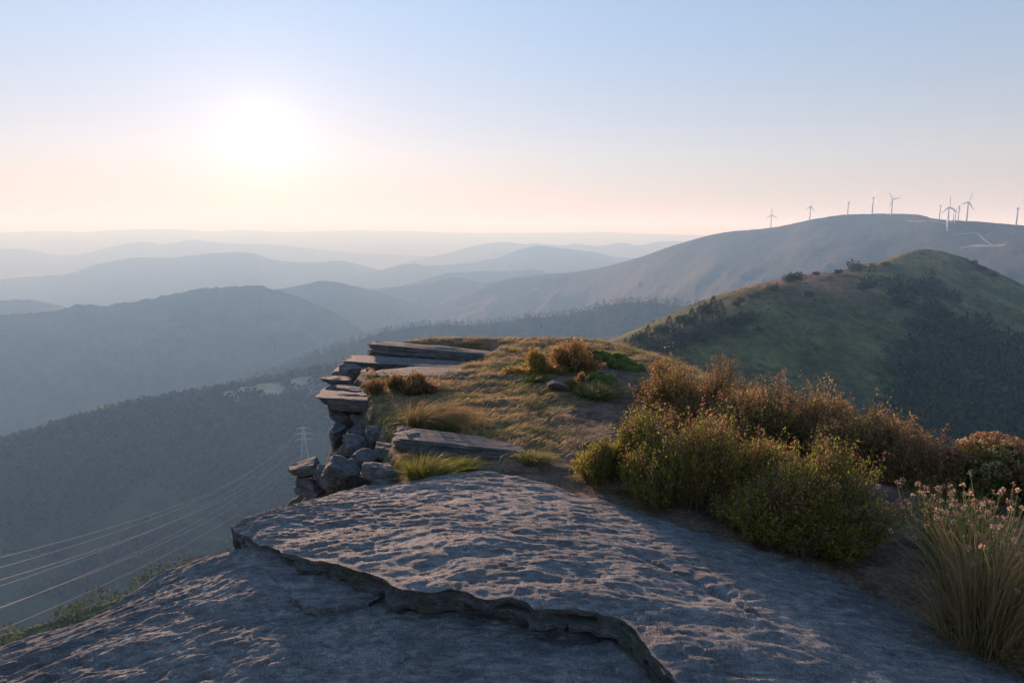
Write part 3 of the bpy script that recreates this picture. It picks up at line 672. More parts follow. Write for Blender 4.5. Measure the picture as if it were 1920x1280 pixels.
tm = turf_mask(gx, gy)[..., None]
tan = np.clip(.5 + fbm(gx * 3, gy * 3, 3), 0, 1)[..., None]
gcol = (np.array((.11, .076, .056)) * (1 - tan) + np.array((.20, .14, .105)) * tan) * (1 - tm) + np.array((.14, .11, .055)) * tm
rk = sm(-.02, .08, np.interp(gy, *XE) - gx)[..., None]; gp = np.clip(.3 + 1.4 * fbm(gx * .8, gy * .8 + 3, 3), 0, 1)[..., None]; gcol = gcol * (1 - rk) + (np.array((.11, .107, .10)) * (1 - gp) + np.array((.07, .075, .035)) * gp) * rk
tag(link('hilltop_ground', mesh('hilltop_ground', np.stack([gx, gy, gh], -1).reshape(-1, 3), gridF(len(gys), len(gxs)), col=gcol.reshape(-1, 3), smooth=True), M_SOIL), 'brown soil and turf of the narrow hilltop', 'ground', kind='structure')
# the hill below the hilltop, down to the valley
th = np.linspace(0, 2 * np.pi, 97); rr = np.array([13, 18, 26, 40, 60, 90, 140, 220, 340, 520, 800, 1100.])
TH, RR = np.meshgrid(th, rr); hx = np.cos(TH) * RR; hy = np.sin(TH) * RR + 4
behind = sm(.2, -.9, np.sin(TH)); hz = ground_h(np.cos(TH) * 13, np.sin(TH) * 13 + 4) - 2.5 - (RR - 13) * (.72 - .5 * behind) + np.minimum(RR * .06, 14) * fbm(hx / 60, hy / 60, 4)
hz = np.maximum(hz, FLOOR - 10)
tag(link('hillside', mesh('hillside', np.stack([hx, hy, hz], -1).reshape(-1, 3), gridF(len(rr), 97), col=np.broadcast_to((.06, .07, .03), (hx.size, 3)), smooth=True), M_GREEN), 'steep hillside below the rocky hilltop', 'hillside', kind='structure')

# ------------------------------------------------------------------ the two great slabs in front
def polyline(P, u): 
    P = np.asarray(P); s = np.linspace(0, 1, len(P)); return np.stack([np.interp(u, s, P[:, k]) for k in range(3)], 1)
def smooth_curve(P, n): return resample(P, n)
def rot(x, y, a): c, s = math.cos(a), math.sin(a); return x * c + y * s, -x * s + y * c
def slab_relief(x, y, a, k=1.0):
    """wavy foliation of the schist: stretched ripples, fine ribs, shallow pits"""
    u, v = rot(x, y, a); wob = .12 * fbm(u * 1.5, v * 1.5, 3)
    r = .026 * fbm(u * 1.5, (v + wob) * 3.4, 4, .55) + .013 * ridged(u * 2.6 + 7, (v + wob) * 7, 4, .55) * (.55 + fbm(u * 1.1, v * 1.1, 2))
    q = fbm(u * 1.3 + 11, (v + wob) * 2.6, 4, .6) * 7; r = r + .0065 * (np.floor(q) + sm(.86, 1.0, q - np.floor(q)))      # flakes split off along the bedding
    r = r + .013 * fbm(u * 6, (v + wob) * 24, 4, .62) + .006 * ridged(u * 16, (v + wob) * 46, 3, .6)
    return k * r
NU, NV = 660, 240
Ec = smooth_curve(E, NU); Fc_ = smooth_curve(Fc, NU)
uu = np.linspace(0, 1, NU)
# jagged fracture line
def cells(x, seed, edge=.8):
    """angular steps: a random value for every cell, joined steeply"""
    r_ = np.random.default_rng(seed).uniform(-1, 1, 4096); i = np.floor(x).astype(int); f_ = x - i; return r_[i % 4096] + (r_[(i + 1) % 4096] - r_[i % 4096]) * sm(edge, 1, f_)
wu = uu + .004 * fbm(uu * 37, uu * 0 + 6, 3)
jag = .026 * fbm(uu * 26, uu * 0 + 3, 4, .55) + .016 * cells(wu * 46, 1, .6) + .007 * cells(wu * 130, 2, .5)
inw = unit(Fc_[:, :2] - Ec[:, :2]); Ec[:, :2] += inw * (jag * sm(0, .05, uu))[:, None]
v = np.linspace(0, 1, NV)[:, None]; vv = v ** .9
X = Ec[None, :, 0] * (1 - vv) + Fc_[None, :, 0] * vv; Y = Ec[None, :, 1] * (1 - vv) + Fc_[None, :, 1] * vv
width = np.hypot(Fc_[:, 0] - Ec[:, 0], Fc_[:, 1] - Ec[:, 1])[None]
bul = .035 * 4 * vv * (1 - vv) * sm(.05, .5, width)
roll = -.045 * np.exp(-(vv * width / .11) ** 1.3) * sm(.2, .5, width) * sm(1.25, .6, uu[None] * 1.0)
Zt = Ec[None, :, 2] * (1 - vv) + Fc_[None, :, 2] * vv + bul + roll * 0 + slab_relief(X, Y, .10, .68) * sm(0, .06, vv * width + .01)
# a shallow crack across the slab at right
ck = smooth_curve([gz(x, y, .11) for x, y in ((1180, 1050), (1235, 1075), (1290, 1098), (1345, 1122), (1400, 1150), (1450, 1165))], 60)
dck = np.min(np.hypot(X[..., None] - ck[None, None, ::3, 0], Y[..., None] - ck[None, None, ::3, 1]), -1)
Zt -= .022 * np.exp(-(dck / .018) ** 2) * (.6 + fbm(X * 14, Y * 14, 2))
rows = [np.stack([X, Y, Zt], -1)]
# broken face under the step edge: thin beds, each cut back unevenly, deepest at its foot
NFc = 34; f = np.linspace(0, 1, NFc)[1:, None]; hgt = (.085 + .035 * fbm(uu * 9, uu * 0 + 2, 3) + .02 * sm(.4, .75, uu))[None] * sm(0, .03, uu)[None] + .03
bed2 = fbm(f * 15 + 0 * uu[None], uu[None] * 45, 3); out = np.zeros((len(f), NU)); NBED = 5
for k in range(NBED):
    on = sm(k / NBED - .02, k / NBED + .03, f) * sm((k + 1) / NBED + .03, (k + 1) / NBED - .02, f) if k else sm(.23, .18, f)
    ofs = (.036 * cells(wu * (22 + 7 * k) + 5 * k, 10 + k, .8) + .020 * fbm(uu * 40 + 3 * k, uu * 0 + k, 4, .6) + .016 * cells(wu * 95 + k, 30 + k, .8)) * (.3 if k == 0 else 1) + (-.004, -.012, .004, -.016, -.085)[k]
    out += on * ofs[None]
out = out + .010 * bed2 + .006 * n2(f * 40, uu[None] * 150)
out = out * sm(0, .10, f) * sm(0, .02, uu)[None]
FX = Ec[None, :, 0] - inw[None, :, 0] * out; FY = Ec[None, :, 1] - inw[None, :, 1] * out; FZ = Zt[:1] - hgt * f + .004 * bed2
face = np.stack([FX, FY, FZ], -1)[::-1]
# far border rolls over and down
NS = 16; sk = np.linspace(0, 1, NS)[1:, None]; od = unit(Fc_[:, :2] - Ec[:, :2])
dropF = (np.interp(uu, [0, .1, .3, .42, .6, 1], [.30, .45, .45, .30, .14, .14]))[None]; run = np.interp(uu, [0, .1, .35, .5, 1], [.03, .10, .22, .14, .10])[None]
SX = Fc_[None, :, 0] + od[None, :, 0] * run * sk + .012 * n2(uu[None] * 60, sk * 5); SY = Fc_[None, :, 1] + od[None, :, 1] * run * sk + .012 * n2(uu[None] * 60 + 9, sk * 5); SZ = Zt[-1:] - dropF * sk ** 1.7
face = np.concatenate([face, rows[0][:1]], 0); V2 = np.concatenate([rows[0], np.stack([SX, SY, SZ], -1)], 0)
q1 = gridF(face.shape[0], NU)[:, ::-1]; q2 = gridF(V2.shape[0], NU)[:, ::-1] + face.shape[0] * NU
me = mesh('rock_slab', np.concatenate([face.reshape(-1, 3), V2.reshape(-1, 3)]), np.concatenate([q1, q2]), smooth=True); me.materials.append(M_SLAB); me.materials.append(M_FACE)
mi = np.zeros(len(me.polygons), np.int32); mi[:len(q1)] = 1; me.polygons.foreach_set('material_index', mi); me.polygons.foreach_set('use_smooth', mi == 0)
tag(link('rock_slab', me), 'great smooth grey upper rock slab with a broken ledge across the foreground', 'rock')
# lower slab: domed, falling to the cliff at left
Ac = smooth_curve(A_c, 450)
B_px = [(540, 1010, .075), (600, 1050, .075), (728, 1105, .075), (826, 1130, .075), (957, 1160, .075), (1048, 1175, .075), (1140, 1185, .075), (1198, 1215, .075), (1250, 1270, .075)]
Bc = [gz(*p) for p in B_px] + [np.array((.75, 1.7, .04)), np.array((.95, 1.2, .03)), np.array((1.1, .2, .02)), np.array((1.1, -1.5, .02))]
Bc = smooth_curve(Bc, 450); iw = unit(Bc[:, :2] - Ac[:, :2]); Bc[:, :2] += iw * .10
NV2 = 225; v = np.linspace(0, 1, NV2)[:, None]
X = Ac[None, :, 0] * (1 - v) + Bc[None, :, 0] * v; Y = Ac[None, :, 1] * (1 - v) + Bc[None, :, 1] * v; wd = np.hypot(Bc[:, 0] - Ac[:, 0], Bc[:, 1] - Ac[:, 1])[None]
Z = Ac[None, :, 2] * (1 - v) + (Bc[None, :, 2] - .005) * v + .075 * 4 * v * (1 - v) * sm(.2, .8, wd) + slab_relief(X + 3, Y + 9, .45, .85) + .022 * fbm(X * 1.1 + 2, Y * 1.6, 2)
# a thin broken plate lying against the foot of the step
pl = smooth_curve([gz(x, y, .105) for x, y in ((452, 1006), (470, 1022), (487, 1040), (503, 1066), (538, 1104), (588, 1136), (640, 1132), (690, 1128))], 200)
pb = smooth_curve([gz(x, y, .13) for x, y in ((470, 1000), (500, 1008), (530, 1018), (570, 1028), (620, 1040), (680, 1055), (720, 1070), (760, 1085))], 200)
u2 = np.linspace(0, 1, 200); dv = unit(pb[:, :2] - pl[:, :2]); pl[:, :2] += dv * (.014 * fbm(u2 * 14, u2 * 0, 4, .6) + .010 * cells(u2 * 22, 61, .6))[:, None]; t2 = np.linspace(0, 1, 40)[:, None]
PX = pl[None, :, 0] * (1 - t2) + pb[None, :, 0] * t2; PY = pl[None, :, 1] * (1 - t2) + pb[None, :, 1] * t2; PZ = .098 + .5 * slab_relief(PX + 1, PY, .2, .6) - .02 * sm(.6, 1, t2)
f2_ = np.linspace(0, 1, 12)[1:, None]; po = (.012 * fbm(u2[None] * 40, f2_ * 5, 3) - .03 * sm(.5, 1, f2_)); fx = pl[None, :, 0] - dv[None, :, 0] * po; fy = pl[None, :, 1] - dv[None, :, 1] * po; fz_ = PZ[:1] - .10 * f2_
q0 = np.concatenate([np.stack([fx, fy, fz_], -1)[::-1], np.stack([PX, PY, PZ], -1)[:1]], 0); q1 = np.stack([PX, PY, PZ], -1)
me = mesh('rock_plate', np.concatenate([q0.reshape(-1, 3), q1.reshape(-1, 3)]), np.concatenate([gridF(q0.shape[0], 200)[:, ::-1], gridF(40, 200)[:, ::-1] + q0.shape[0] * 200]), smooth=True)
tag(link('rock_plate', me, M_SLAB2), 'thin broken rock plate under the left tip of the upper slab', 'rock')
sk = np.linspace(0, 1, 14)[1:, None]
SX = Ac[None, :, 0] - iw[None, :, 0] * .22 * sk; SY = Ac[None, :, 1] - iw[None, :, 1] * .22 * sk; SZ = Z[:1] - .75 * sk ** 1.6
V = np.concatenate([np.stack([SX, SY, SZ], -1)[::-1], np.stack([X, Y, Z], -1)], 0)
tag(link('rock_slab', mesh('rock_slab', V.reshape(-1, 3), gridF(V.shape[0], 450)[:, ::-1], smooth=True), M_SLAB2), 'lower grey rock slab sloping to the left below the broken ledge', 'rock')

# ------------------------------------------------------------------ ledge stones
def stone_mesh(rng, n=22, cuts=9, bed=5.0, rough=.07):
    """a split block of bedded schist in a unit box"""
    g = np.linspace(-1, 1, n); a, b = np.meshgrid(g, g); o = np.ones_like(a); Vs = []; Fs = []; k = 0
    for ax in range(3):
        for sg in (-1, 1):
            c = [None] * 3; c[ax] = o * sg; c[(ax + 1) % 3] = a; c[(ax + 2) % 3] = b * sg; Vs.append(np.stack(c, -1).reshape(-1, 3)); Fs.append(gridF(n, n) + k); k += n * n
    V = np.concatenate(Vs); F = np.concatenate(Fs)
    V = V / (np.sum(np.abs(V) ** 16, 1) ** (1 / 16))[:, None]
    for _ in range(cuts):
        nr_ = np.array((rng.normal(), rng.normal(), rng.normal() * .35)); nr_ /= np.linalg.norm(nr_); h = rng.uniform(.66, 1.0); d = V @ nr_ - h
        V = V - np.clip(d, 0, None)[:, None] * nr_
    of = rng.uniform(0, 90, 3); rad = unit(V * np.array((1, 1, .25)))
    d = .13 * n3(V[:, 0] * 1.3 + of[0], V[:, 1] * 1.1 + of[1], V[:, 2] * bed + of[2]) + rough * 1.3 * n3(V[:, 0] * 3 + of[1], V[:, 1] * 3, V[:, 2] * bed * 2.2 + of[0]) + .035 * n3(V[:, 0] * 8, V[:, 1] * 8 + of[2], V[:, 2] * 20)
    V = V + rad * d[:, None]; V[:, 2] += .06 * n3(V[:, 0] * 1.5 + of[2], V[:, 1] * 1.5, V[:, 2] * .5) + .025 * n3(V[:, 0] * 5 + of[0], V[:, 1] * 5, V[:, 2] * 3)
    return V, F
def stone(px0, px1, py_top, py_bot, Y, depth, label, tilt=(0, 0), yaw=0.0, seed=1, bed=5.0, cuts=9, name='ledge_stone', n=22, top=.42):
    """a stone filling a pixel box of the photograph at forward distance Y (its near face)"""
    rng = np.random.default_rng(seed); V, F = stone_mesh(rng, n, cuts, bed)
    c = aty((px0 + px1) / 2, (py_top + py_bot) / 2, Y); w_ = (px1 - px0) / FPX * Y; dr = 1.65 - c[2]
    ang = math.atan2(dr, Y); tot = (py_bot - py_top) / FPX * Y / math.cos(ang); depth = min(depth, top * tot / math.sin(ang)); h = tot - depth * math.sin(ang) * .85
    V = V * np.array((w_ / 2, depth / 2, h / 2))
    R = np.array(Matrix.Rotation(yaw, 3, 'Z') @ Matrix.Rotation(tilt[0], 3, 'Y') @ Matrix.Rotation(tilt[1], 3, 'X')); V = V @ R.T
    o = link(name, mesh(name, V, F, smooth=True), M_STONE, loc=c + np.array((0, depth / 2, 0))); o.data.shade_smooth()
    tag(o, label, 'rock', 'stones of the cliff ledge'); return o
S = stone
S(690, 935, 651, 690, 8.3, 1.1, 'long flat grey slab topmost at the far end of the ledge', (.075, 0), -.06, 1, 6, 2, n=32, top=.22)
S(836, 935, 643, 658, 9.0, .6, 'thin flat stone on the skyline behind the topmost slab', (.04, 0), -.05, 2, 6, 5)
S(642, 950, 680, 706, 7.6, 1.0, 'wide flat slab lying just below the topmost slab', (.05, .02), -.06, 3, 6, 2, n=32, top=.5)
S(700, 930, 698, 718, 7.0, .7, 'flat bare rock strip in the turf beside the brown heather clump', (.02, .03), -.05, 33, 6, 4, n=30, top=.85)
S(622, 668, 684, 712, 7.4, .5, 'rounded knobbly stone at the left end of the flat slabs', (.1, .1), .2, 4, 4)
S(596, 656, 708, 729, 7.0, .6, 'small slab jutting left below the knobbly stone', (.05, .05), .1, 5, 6)
S(600, 700, 724, 742, 6.8, .6, 'thin stone plate above the big jutting ledge', (.05, .05), .0, 6, 6)
S(622, 704, 730, 754, 6.5, .5, 'wedge of stone resting on the jutting ledge', (.12, .05), .1, 7, 6)
S(584, 716, 741, 778, 6.2, .75, 'big ledge stone jutting farthest left from the cliff', (.07, .02), .05, 8, 7, 6, n=30)
S(596, 668, 768, 812, 6.25, .7, 'mossy sloping block under the jutting ledge', (.5, .1), .1, 9, 5)
S(650, 706, 782, 818, 6.1, .6, 'dark leaning block below the jutting ledge', (.5, .0), .2, 10, 5)
S(684, 762, 776, 808, 5.7, .55, 'thick flat stone right of the jutting ledge under the grass', (.02, .02), .0, 11, 5)
S(612, 640, 800, 852, 5.9, .5, 'upright dark stone on the cliff face', (.1, .1), .0, 12, 4)
S(636, 700, 806, 856, 5.6, .5, 'broken dark stone in the middle of the cliff face', (.4, .0), .2, 13, 4)
S(638, 690, 826, 872, 5.2, .5, 'pale rounded boulder on the lower cliff face', (.25, .2), .3, 14, 3)
S(680, 742, 806, 836, 5.3, .5, 'grey stone below the thick flat stone', (.2, .1), .0, 15, 4)
S(606, 648, 852, 894, 5.2, .5, 'grey stone low on the cliff above the dark overhang', (.3, .1), .1, 16, 4)
S(534, 604, 868, 902, 4.9, .5, 'dark pointed stone overhanging at the far lower left', (-.2, .1), .1, 17, 5)
S(545, 612, 894, 946, 4.85, .5, 'dark block under the pointed overhanging stone', (.1, .1), .0, 18, 5)
S(574, 640, 878, 915, 4.8, .5, 'stone wedged right of the pointed overhang', (.3, .1), .0, 19, 5)
S(592, 655, 866, 950, 4.6, .45, 'tall grey stone leaning beside the upper slab', (.55, .05), .1, 20, 4)
S(646, 700, 850, 905, 4.9, .5, 'shadowed stone in the gap behind the leaning stone', (.2, .1), .0, 21, 4)
S(672, 742, 876, 914, 4.15, .4, 'pale low stone between the slab and the yellow grass', (.1, .1), .1, 22, 4)
S(735, 1010, 828, 872, 4.6, .42, 'long flat slab running under the turf beside the yellow grass', (.07, .03), -.20, 23, 7, 4, n=34, top=.6)
S(738, 800, 812, 846, 4.75, .35, 'small angular block at the left end of the long slab', (.05, .1), .2, 24, 5)
S(742, 775, 802, 826, 5.1, .3, 'small grey stone above the angular block', (.05, .1), .2, 25, 5)
S(700, 742, 838, 872, 4.8, .35, 'dark angular stone left of the long slab', (.2, .1), .3, 26, 5)
S(690, 735, 905, 935, 4.0, .35, 'dark stone sunk behind the rim of the upper slab', (.2, .1), .2, 27, 5)
S(610, 690, 690, 790, 7.6, .9, 'dark rock mass behind the upper ledge stones', (.05, .05), .1, 34, 6)
S(655, 735, 745, 800, 6.6, .8, 'dark rock under the russet heather tuft', (.05, .05), .1, 35, 6)
S(640, 740, 770, 860, 6.0, .9, 'deep shadowed rock mass behind the cliff stones', (.1, .1), .2, 28, 4)
S(560, 700, 890, 990, 5.0, .9, 'dark rock mass at the foot of the cliff stones', (.1, .1), .2, 29, 4)
S(1022, 1078, 716, 738, 6.4, .4, 'dark bare rock at the foot of the far heather clump', (.3, .1), .4, 31, 5)

# ------------------------------------------------------------------ plants
def gh_at(x, y): return ground_h(np.asarray(x, float), np.asarray(y, float))
def on_ground(px, py):
    """where a pixel's ray meets the hilltop ground"""
    d = ray(px, py); t = np.linspace(1.0, 14, 1400); P = CAM + d[None] * t[:, None]; k = np.argmax(P[:, 2] < gh_at(P[:, 0], P[:, 1])); return P[k]

def heather(label, cpx, base_py, wpx, top_py, n, leafcols, seed, depth=.7, name='heather_bush', flower=(.34, .10, .15), nflower=.08, leafL=.014, spiky=.4, lean=(.05, 0), nleaf=16, stemcol=(.10, .065, .045), dryc=(.22, .13, .07), dry=.25, cat='bush', kv=.46):
    rng = np.random.default_rng(seed); c = on_ground(cpx, base_py); Y = c[1]; r = wpx / FPX * Y / 2; h = (base_py - top_py) / FPX * Y * 1.02
    root = empty(name, c); tag(root, label, cat)
    K = max(5, int(n / 170)); ka = rng.uniform(0, 6.283, K); kq = np.sqrt((np.arange(K) + .5) / K); kx = np.cos(ka) * kq * r * .80; ky = np.sin(ka) * kq * r * depth * .80
    kh = np.sqrt(np.clip(1.10 - kq ** 2, .12, 1)) * rng.uniform(kv, 1.08, K); kr = r * rng.uniform(.16, .40, K); g_ = rng.integers(0, K, n)
    ang = rng.uniform(0, 6.283, n); q = np.sqrt(rng.random(n)); ox = np.cos(ang) * q; oy = np.sin(ang) * q
    bx = kx[g_] * .8 + ox * kr[g_] * .35; by = ky[g_] * .8 + oy * kr[g_] * .35
    P0 = np.stack([bx, by, gh_at(c[0] + bx, c[1] + by) - c[2] - .03], 1)
    hz_ = h * kh[g_] * np.sqrt(np.clip(1.06 - .55 * q * q, .1, 1)) * (1 - spiky * rng.random(n) ** 1.8)
    hz_ = hz_ * np.where(rng.random(n) < .11, rng.uniform(1.1, 1.35, n), 1)
    tipx = kx[g_] + ox * kr[g_] + rng.normal(size=n) * .05 * r; tipy = ky[g_] + oy * kr[g_] + rng.normal(size=n) * .05 * r
    P2 = np.stack([tipx + lean[0] * hz_, tipy + lean[1] * hz_, P0[:, 2] * .5 + hz_], 1)
    P1 = (P0 + P2) / 2 + np.stack([-.10 * (tipx - bx), -.1 * (tipy - by), .10 * hz_], 1) + rng.normal(size=(n, 3)) * .04 * h
    V, F, cc = strips(P0, P1, P2, .0032, 3, .3, np.asarray(stemcol) * (1 + .3 * rng.normal(size=(n, 1))), np.asarray(stemcol) * 1.2, rng)
    A = Acc(); A.add(V, F, None, np.clip(cc, .01, 1)); tag(link('stems', A.mesh('stems'), M_STEM, root), kind='stuff')
    # leaves along the upper part of every stem
    t = rng.uniform(.30, 1.0, (n, nleaf)); T = t[..., None]
    PP = (1 - T) ** 2 * P0[:, None] + 2 * T * (1 - T) * P1[:, None] + T ** 2 * P2[:, None]; dirs = unit(P2 - P0)[:, None] + .75 * rng.normal(size=(n, nleaf, 3)); PP = PP + rng.normal(size=PP.shape) * .010
    patch = np.clip(.5 + 1.2 * fbm((c[0] + bx) * 3.1 + seed, (c[1] + by) * 3.1, 3), 0, 1)[:, None]
    mixc = np.asarray(leafcols[0]) * (1 - patch) + np.asarray(leafcols[1]) * patch
    isdry = (rng.random(n) < dry)[:, None]; mixc = np.where(isdry, np.asarray(dryc), mixc) * (1 + .28 * rng.normal(size=(n, 1)))
    lc = np.repeat(mixc[:, None], nleaf, 1) * (1 + .22 * rng.normal(size=(n, nleaf, 1)))
    sz = leafL * rng.uniform(.6, 1.5, n * nleaf); V, F = needles(PP.reshape(-1, 3), dirs.reshape(-1, 3), sz, sz * .55, rng)
    A = Acc(); A.add(V, None, F, np.repeat(np.clip(lc.reshape(-1, 3), .01, 1), 3, 0)); tag(link('foliage', A.mesh('foliage'), M_LEAF, root), kind='stuff')
    # flower heads near the tips
    I = np.where(rng.random(n) < nflower)[0]; k = 7
    Q = P2[I][:, None] + rng.normal(size=(len(I), k, 3)) * np.array((.006, .006, .014)) + unit(P2 - P0)[I][:, None] * np.linspace(-.03, .012, k)[None, :, None]
    fc = np.asarray(flower) * (1 + .25 * rng.normal(size=(len(I), k, 3))); V, F = needles(Q.reshape(-1, 3), rng.normal(size=(len(I) * k, 3)), .010, .010, rng)
    A = Acc(); A.add(V, None, F, np.repeat(np.clip(fc.reshape(-1, 3), .01, 1), 3, 0)); tag(link('flowers', A.mesh('flowers'), M_LEAF, root), kind='stuff')
    return root
GRN = (.23, .25, .035); OLV = (.31, .26, .055); BRN = (.25, .18, .075); DKG = (.06, .10, .025)
RUST = (.34, .17, .10)
heather('bright yellow green heather bush nearest the bare path', 1190, 910, 250, 752, 2600, (GRN, OLV), 51, depth=.9, kv=.72, nleaf=25, leafL=.0115, nflower=.04, dry=.1)
heather('low yellow green heather sprawl at the left foot of the bushes', 1135, 895, 120, 790, 1000, (GRN, OLV), 63, kv=.6, nleaf=25, leafL=.0115, nflower=.04, dry=.1)
heather('broad olive heather bush with pink flowers in the middle', 1350, 950, 380, 752, 3800, (OLV, GRN), 52, kv=.66, nleaf=25, leafL=.0115, nflower=.10, dry=.2)
heather('dark green heather bush overhanging the rock slab', 1490, 1004, 370, 800, 3500, (GRN, OLV), 53, kv=.62, nleaf=25, leafL=.0115, nflower=.08, dry=.15)
heather('tall brown heather with pink tips behind the olive bush', 1310, 785, 300, 655, 3800, (BRN, OLV), 54, depth=.9, flower=RUST, nflower=.22, spiky=.6, nleaf=13, leafL=.0145, dry=.35)
heather('tall rusty heather on the skyline right of the first', 1460, 830, 310, 668, 3800, (BRN, OLV), 55, flower=RUST, nflower=.22, spiky=.6, nleaf=13, leafL=.0145, dry=.35)
heather('brown heather clump sloping down at the right', 1600, 872, 280, 730, 3200, (BRN, OLV), 56, flower=RUST, nflower=.2, spiky=.6, nleaf=13, leafL=.0145, dry=.35)
heather('low brown heather beside the flowering stonecrop', 1730, 915, 190, 800, 1800, (BRN, OLV), 57, flower=RUST, nflower=.4, spiky=.5, nleaf=12, dry=.5)
heather('far orange tipped heather clump on the plateau skyline', 1060, 696, 150, 634, 2000, (OLV, BRN), 58, flower=(.45, .20, .08), nflower=.6, spiky=.5, nleaf=9, leafL=.02, dry=.4)
heather('low olive heather clump left of the orange tipped one', 1008, 698, 120, 650, 1300, (OLV, GRN), 62, flower=(.45, .20, .08), nflower=.4, spiky=.5, nleaf=9, leafL=.02, dry=.3)
heather('small green heather clump left of the lone cushion plant', 1075, 730, 70, 690, 600, (DKG, OLV), 59, flower=RUST, nflower=.2, nleaf=10, leafL=.018)
heather('low russet heather tuft at the left edge of the plateau', 748, 735, 150, 690, 1500, (BRN, DKG), 60, flower=(.35, .16, .07), nflower=.3, spiky=.3, nleaf=10, leafL=.018, dry=.45)
heather('narrow rusty heather on the skyline right of the cushions', 1240, 748, 100, 672, 900, (OLV, BRN), 61, flower=RUST, nflower=.5, spiky=.5, nleaf=10, leafL=.016, dry=.5)

# grass tussocks
def tussock(label, cpx, base_py, wpx, top_py, n, cols, seed, bend=.5, wind=(.3, .0), width=.004, name='grass_tussock', depth=.7, tips=None):
    rng = np.random.default_rng(seed); c = on_ground(cpx, base_py); Y = c[1]; r = wpx / FPX * Y / 2; h = (base_py - top_py) / FPX * Y
    a = rng.uniform(0, 6.283, n); q = np.sqrt(rng.random(n)); bx = np.cos(a) * q * r * .6; by = np.sin(a) * q * r * .6 * depth
    P0 = np.stack([bx, by, gh_at(c[0] + bx, c[1] + by) - c[2] - .02], 1); hh = h * rng.uniform(.45, 1.08, n)
    o = np.stack([np.cos(a) * q + wind[0], np.sin(a) * q * depth + wind[1], 0 * a], 1) + rng.normal(size=(n, 3)) * .25; o[:, 2] = 0
    P2 = P0 + o * (r * .55 + bend * hh)[:, None] * .75 + np.stack([0 * a, 0 * a, hh * (1 - .35 * bend * np.linalg.norm(o, axis=1))], 1)
    P1 = P0 + np.stack([0 * a, 0 * a, hh * .75], 1) + o * .1 * hh[:, None]
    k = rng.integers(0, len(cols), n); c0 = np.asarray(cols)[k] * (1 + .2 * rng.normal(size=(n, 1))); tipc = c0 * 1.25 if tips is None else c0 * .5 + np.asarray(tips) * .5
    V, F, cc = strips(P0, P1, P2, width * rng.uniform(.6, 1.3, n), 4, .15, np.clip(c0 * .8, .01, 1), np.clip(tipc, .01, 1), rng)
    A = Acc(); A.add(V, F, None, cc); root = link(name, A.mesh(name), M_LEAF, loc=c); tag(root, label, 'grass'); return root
STRAW = (.34, .24, .12); GG = (.12, .15, .035); YG = (.24, .23, .05); TANC = (.26, .17, .09)
tussock('yellow green grass tuft growing in the crack beside the slab', 800, 905, 110, 848, 1400, (YG, GG, YG), 71, .55)
tussock('small bright grass tuft right of the crack grass', 868, 886, 60, 848, 500, (YG, GG), 72, .5)
tussock('low yellow grass at the left end of the crack', 735, 910, 60, 880, 400, (YG, STRAW), 73, .5)
tussock('hanging grass tuft on the cliff between the leaning stones', 655, 925, 44, 880, 350, (YG, GG, TANC), 74, .7)
tussock('brown wind-combed grass tussock at the turf edge', 800, 800, 130, 745, 1600, (TANC, STRAW, TANC, GG), 75, .8, (.8, 0))
tussock('dark green grass tuft in front of the brown tussock', 828, 812, 50, 786, 500, (GG, DKG), 76, .4)
tussock('green grass tuft at the foot of the turf near the long slab', 852, 838, 40, 818, 300, (GG, YG), 77, .4)
tussock('round pale grass tuft on the bare path', 998, 866, 76, 840, 700, (STRAW, GG, YG), 78, .7)
tussock('dry straw tuft at the rim of the slab', 1165, 925, 56, 880, 220, (STRAW, TANC), 79, .9, (-.2, -.2), .003)
tussock('bent dry straw lying over the slab edge', 1225, 945, 80, 915, 260, (STRAW, TANC), 80, 1.1, (-.3, -.4), .003)
tussock('dark green grass patch below the far heather', 1000, 716, 60, 697, 400, (DKG, GG), 81, .5, width=.006)
tussock('green grass fringe in front of the lone cushion plant', 1120, 745, 110, 712, 800, (GG, STRAW, DKG), 82, .5, width=.005)
tussock('small orange grass tuft on the plateau skyline', 966, 659, 28, 646, 160, (STRAW, YG), 83, .5, width=.006)
tussock('dry grass on the skyline beside the thin flat stone', 875, 662, 90, 645, 500, (STRAW, TANC, YG), 84, .7, (.5, 0), .006)
tussock('tall golden grass clump at the lower right corner', 1850, 1190, 300, 940, 1400, (TANC, STRAW, GG, STRAW), 85, .5, (.1, 0), .0035, tips=(.5, .34, .15))
tussock('green grass clump behind the golden clump at right', 1790, 1010, 170, 900, 600, (GG, YG, TANC), 86, .4, (-.1, 0), .0035)
tussock('dead pale grass drooping over the slab at lower right', 1850, 1225, 200, 1150, 700, (TANC, STRAW), 87, 1.3, (-.3, -.6), .003)

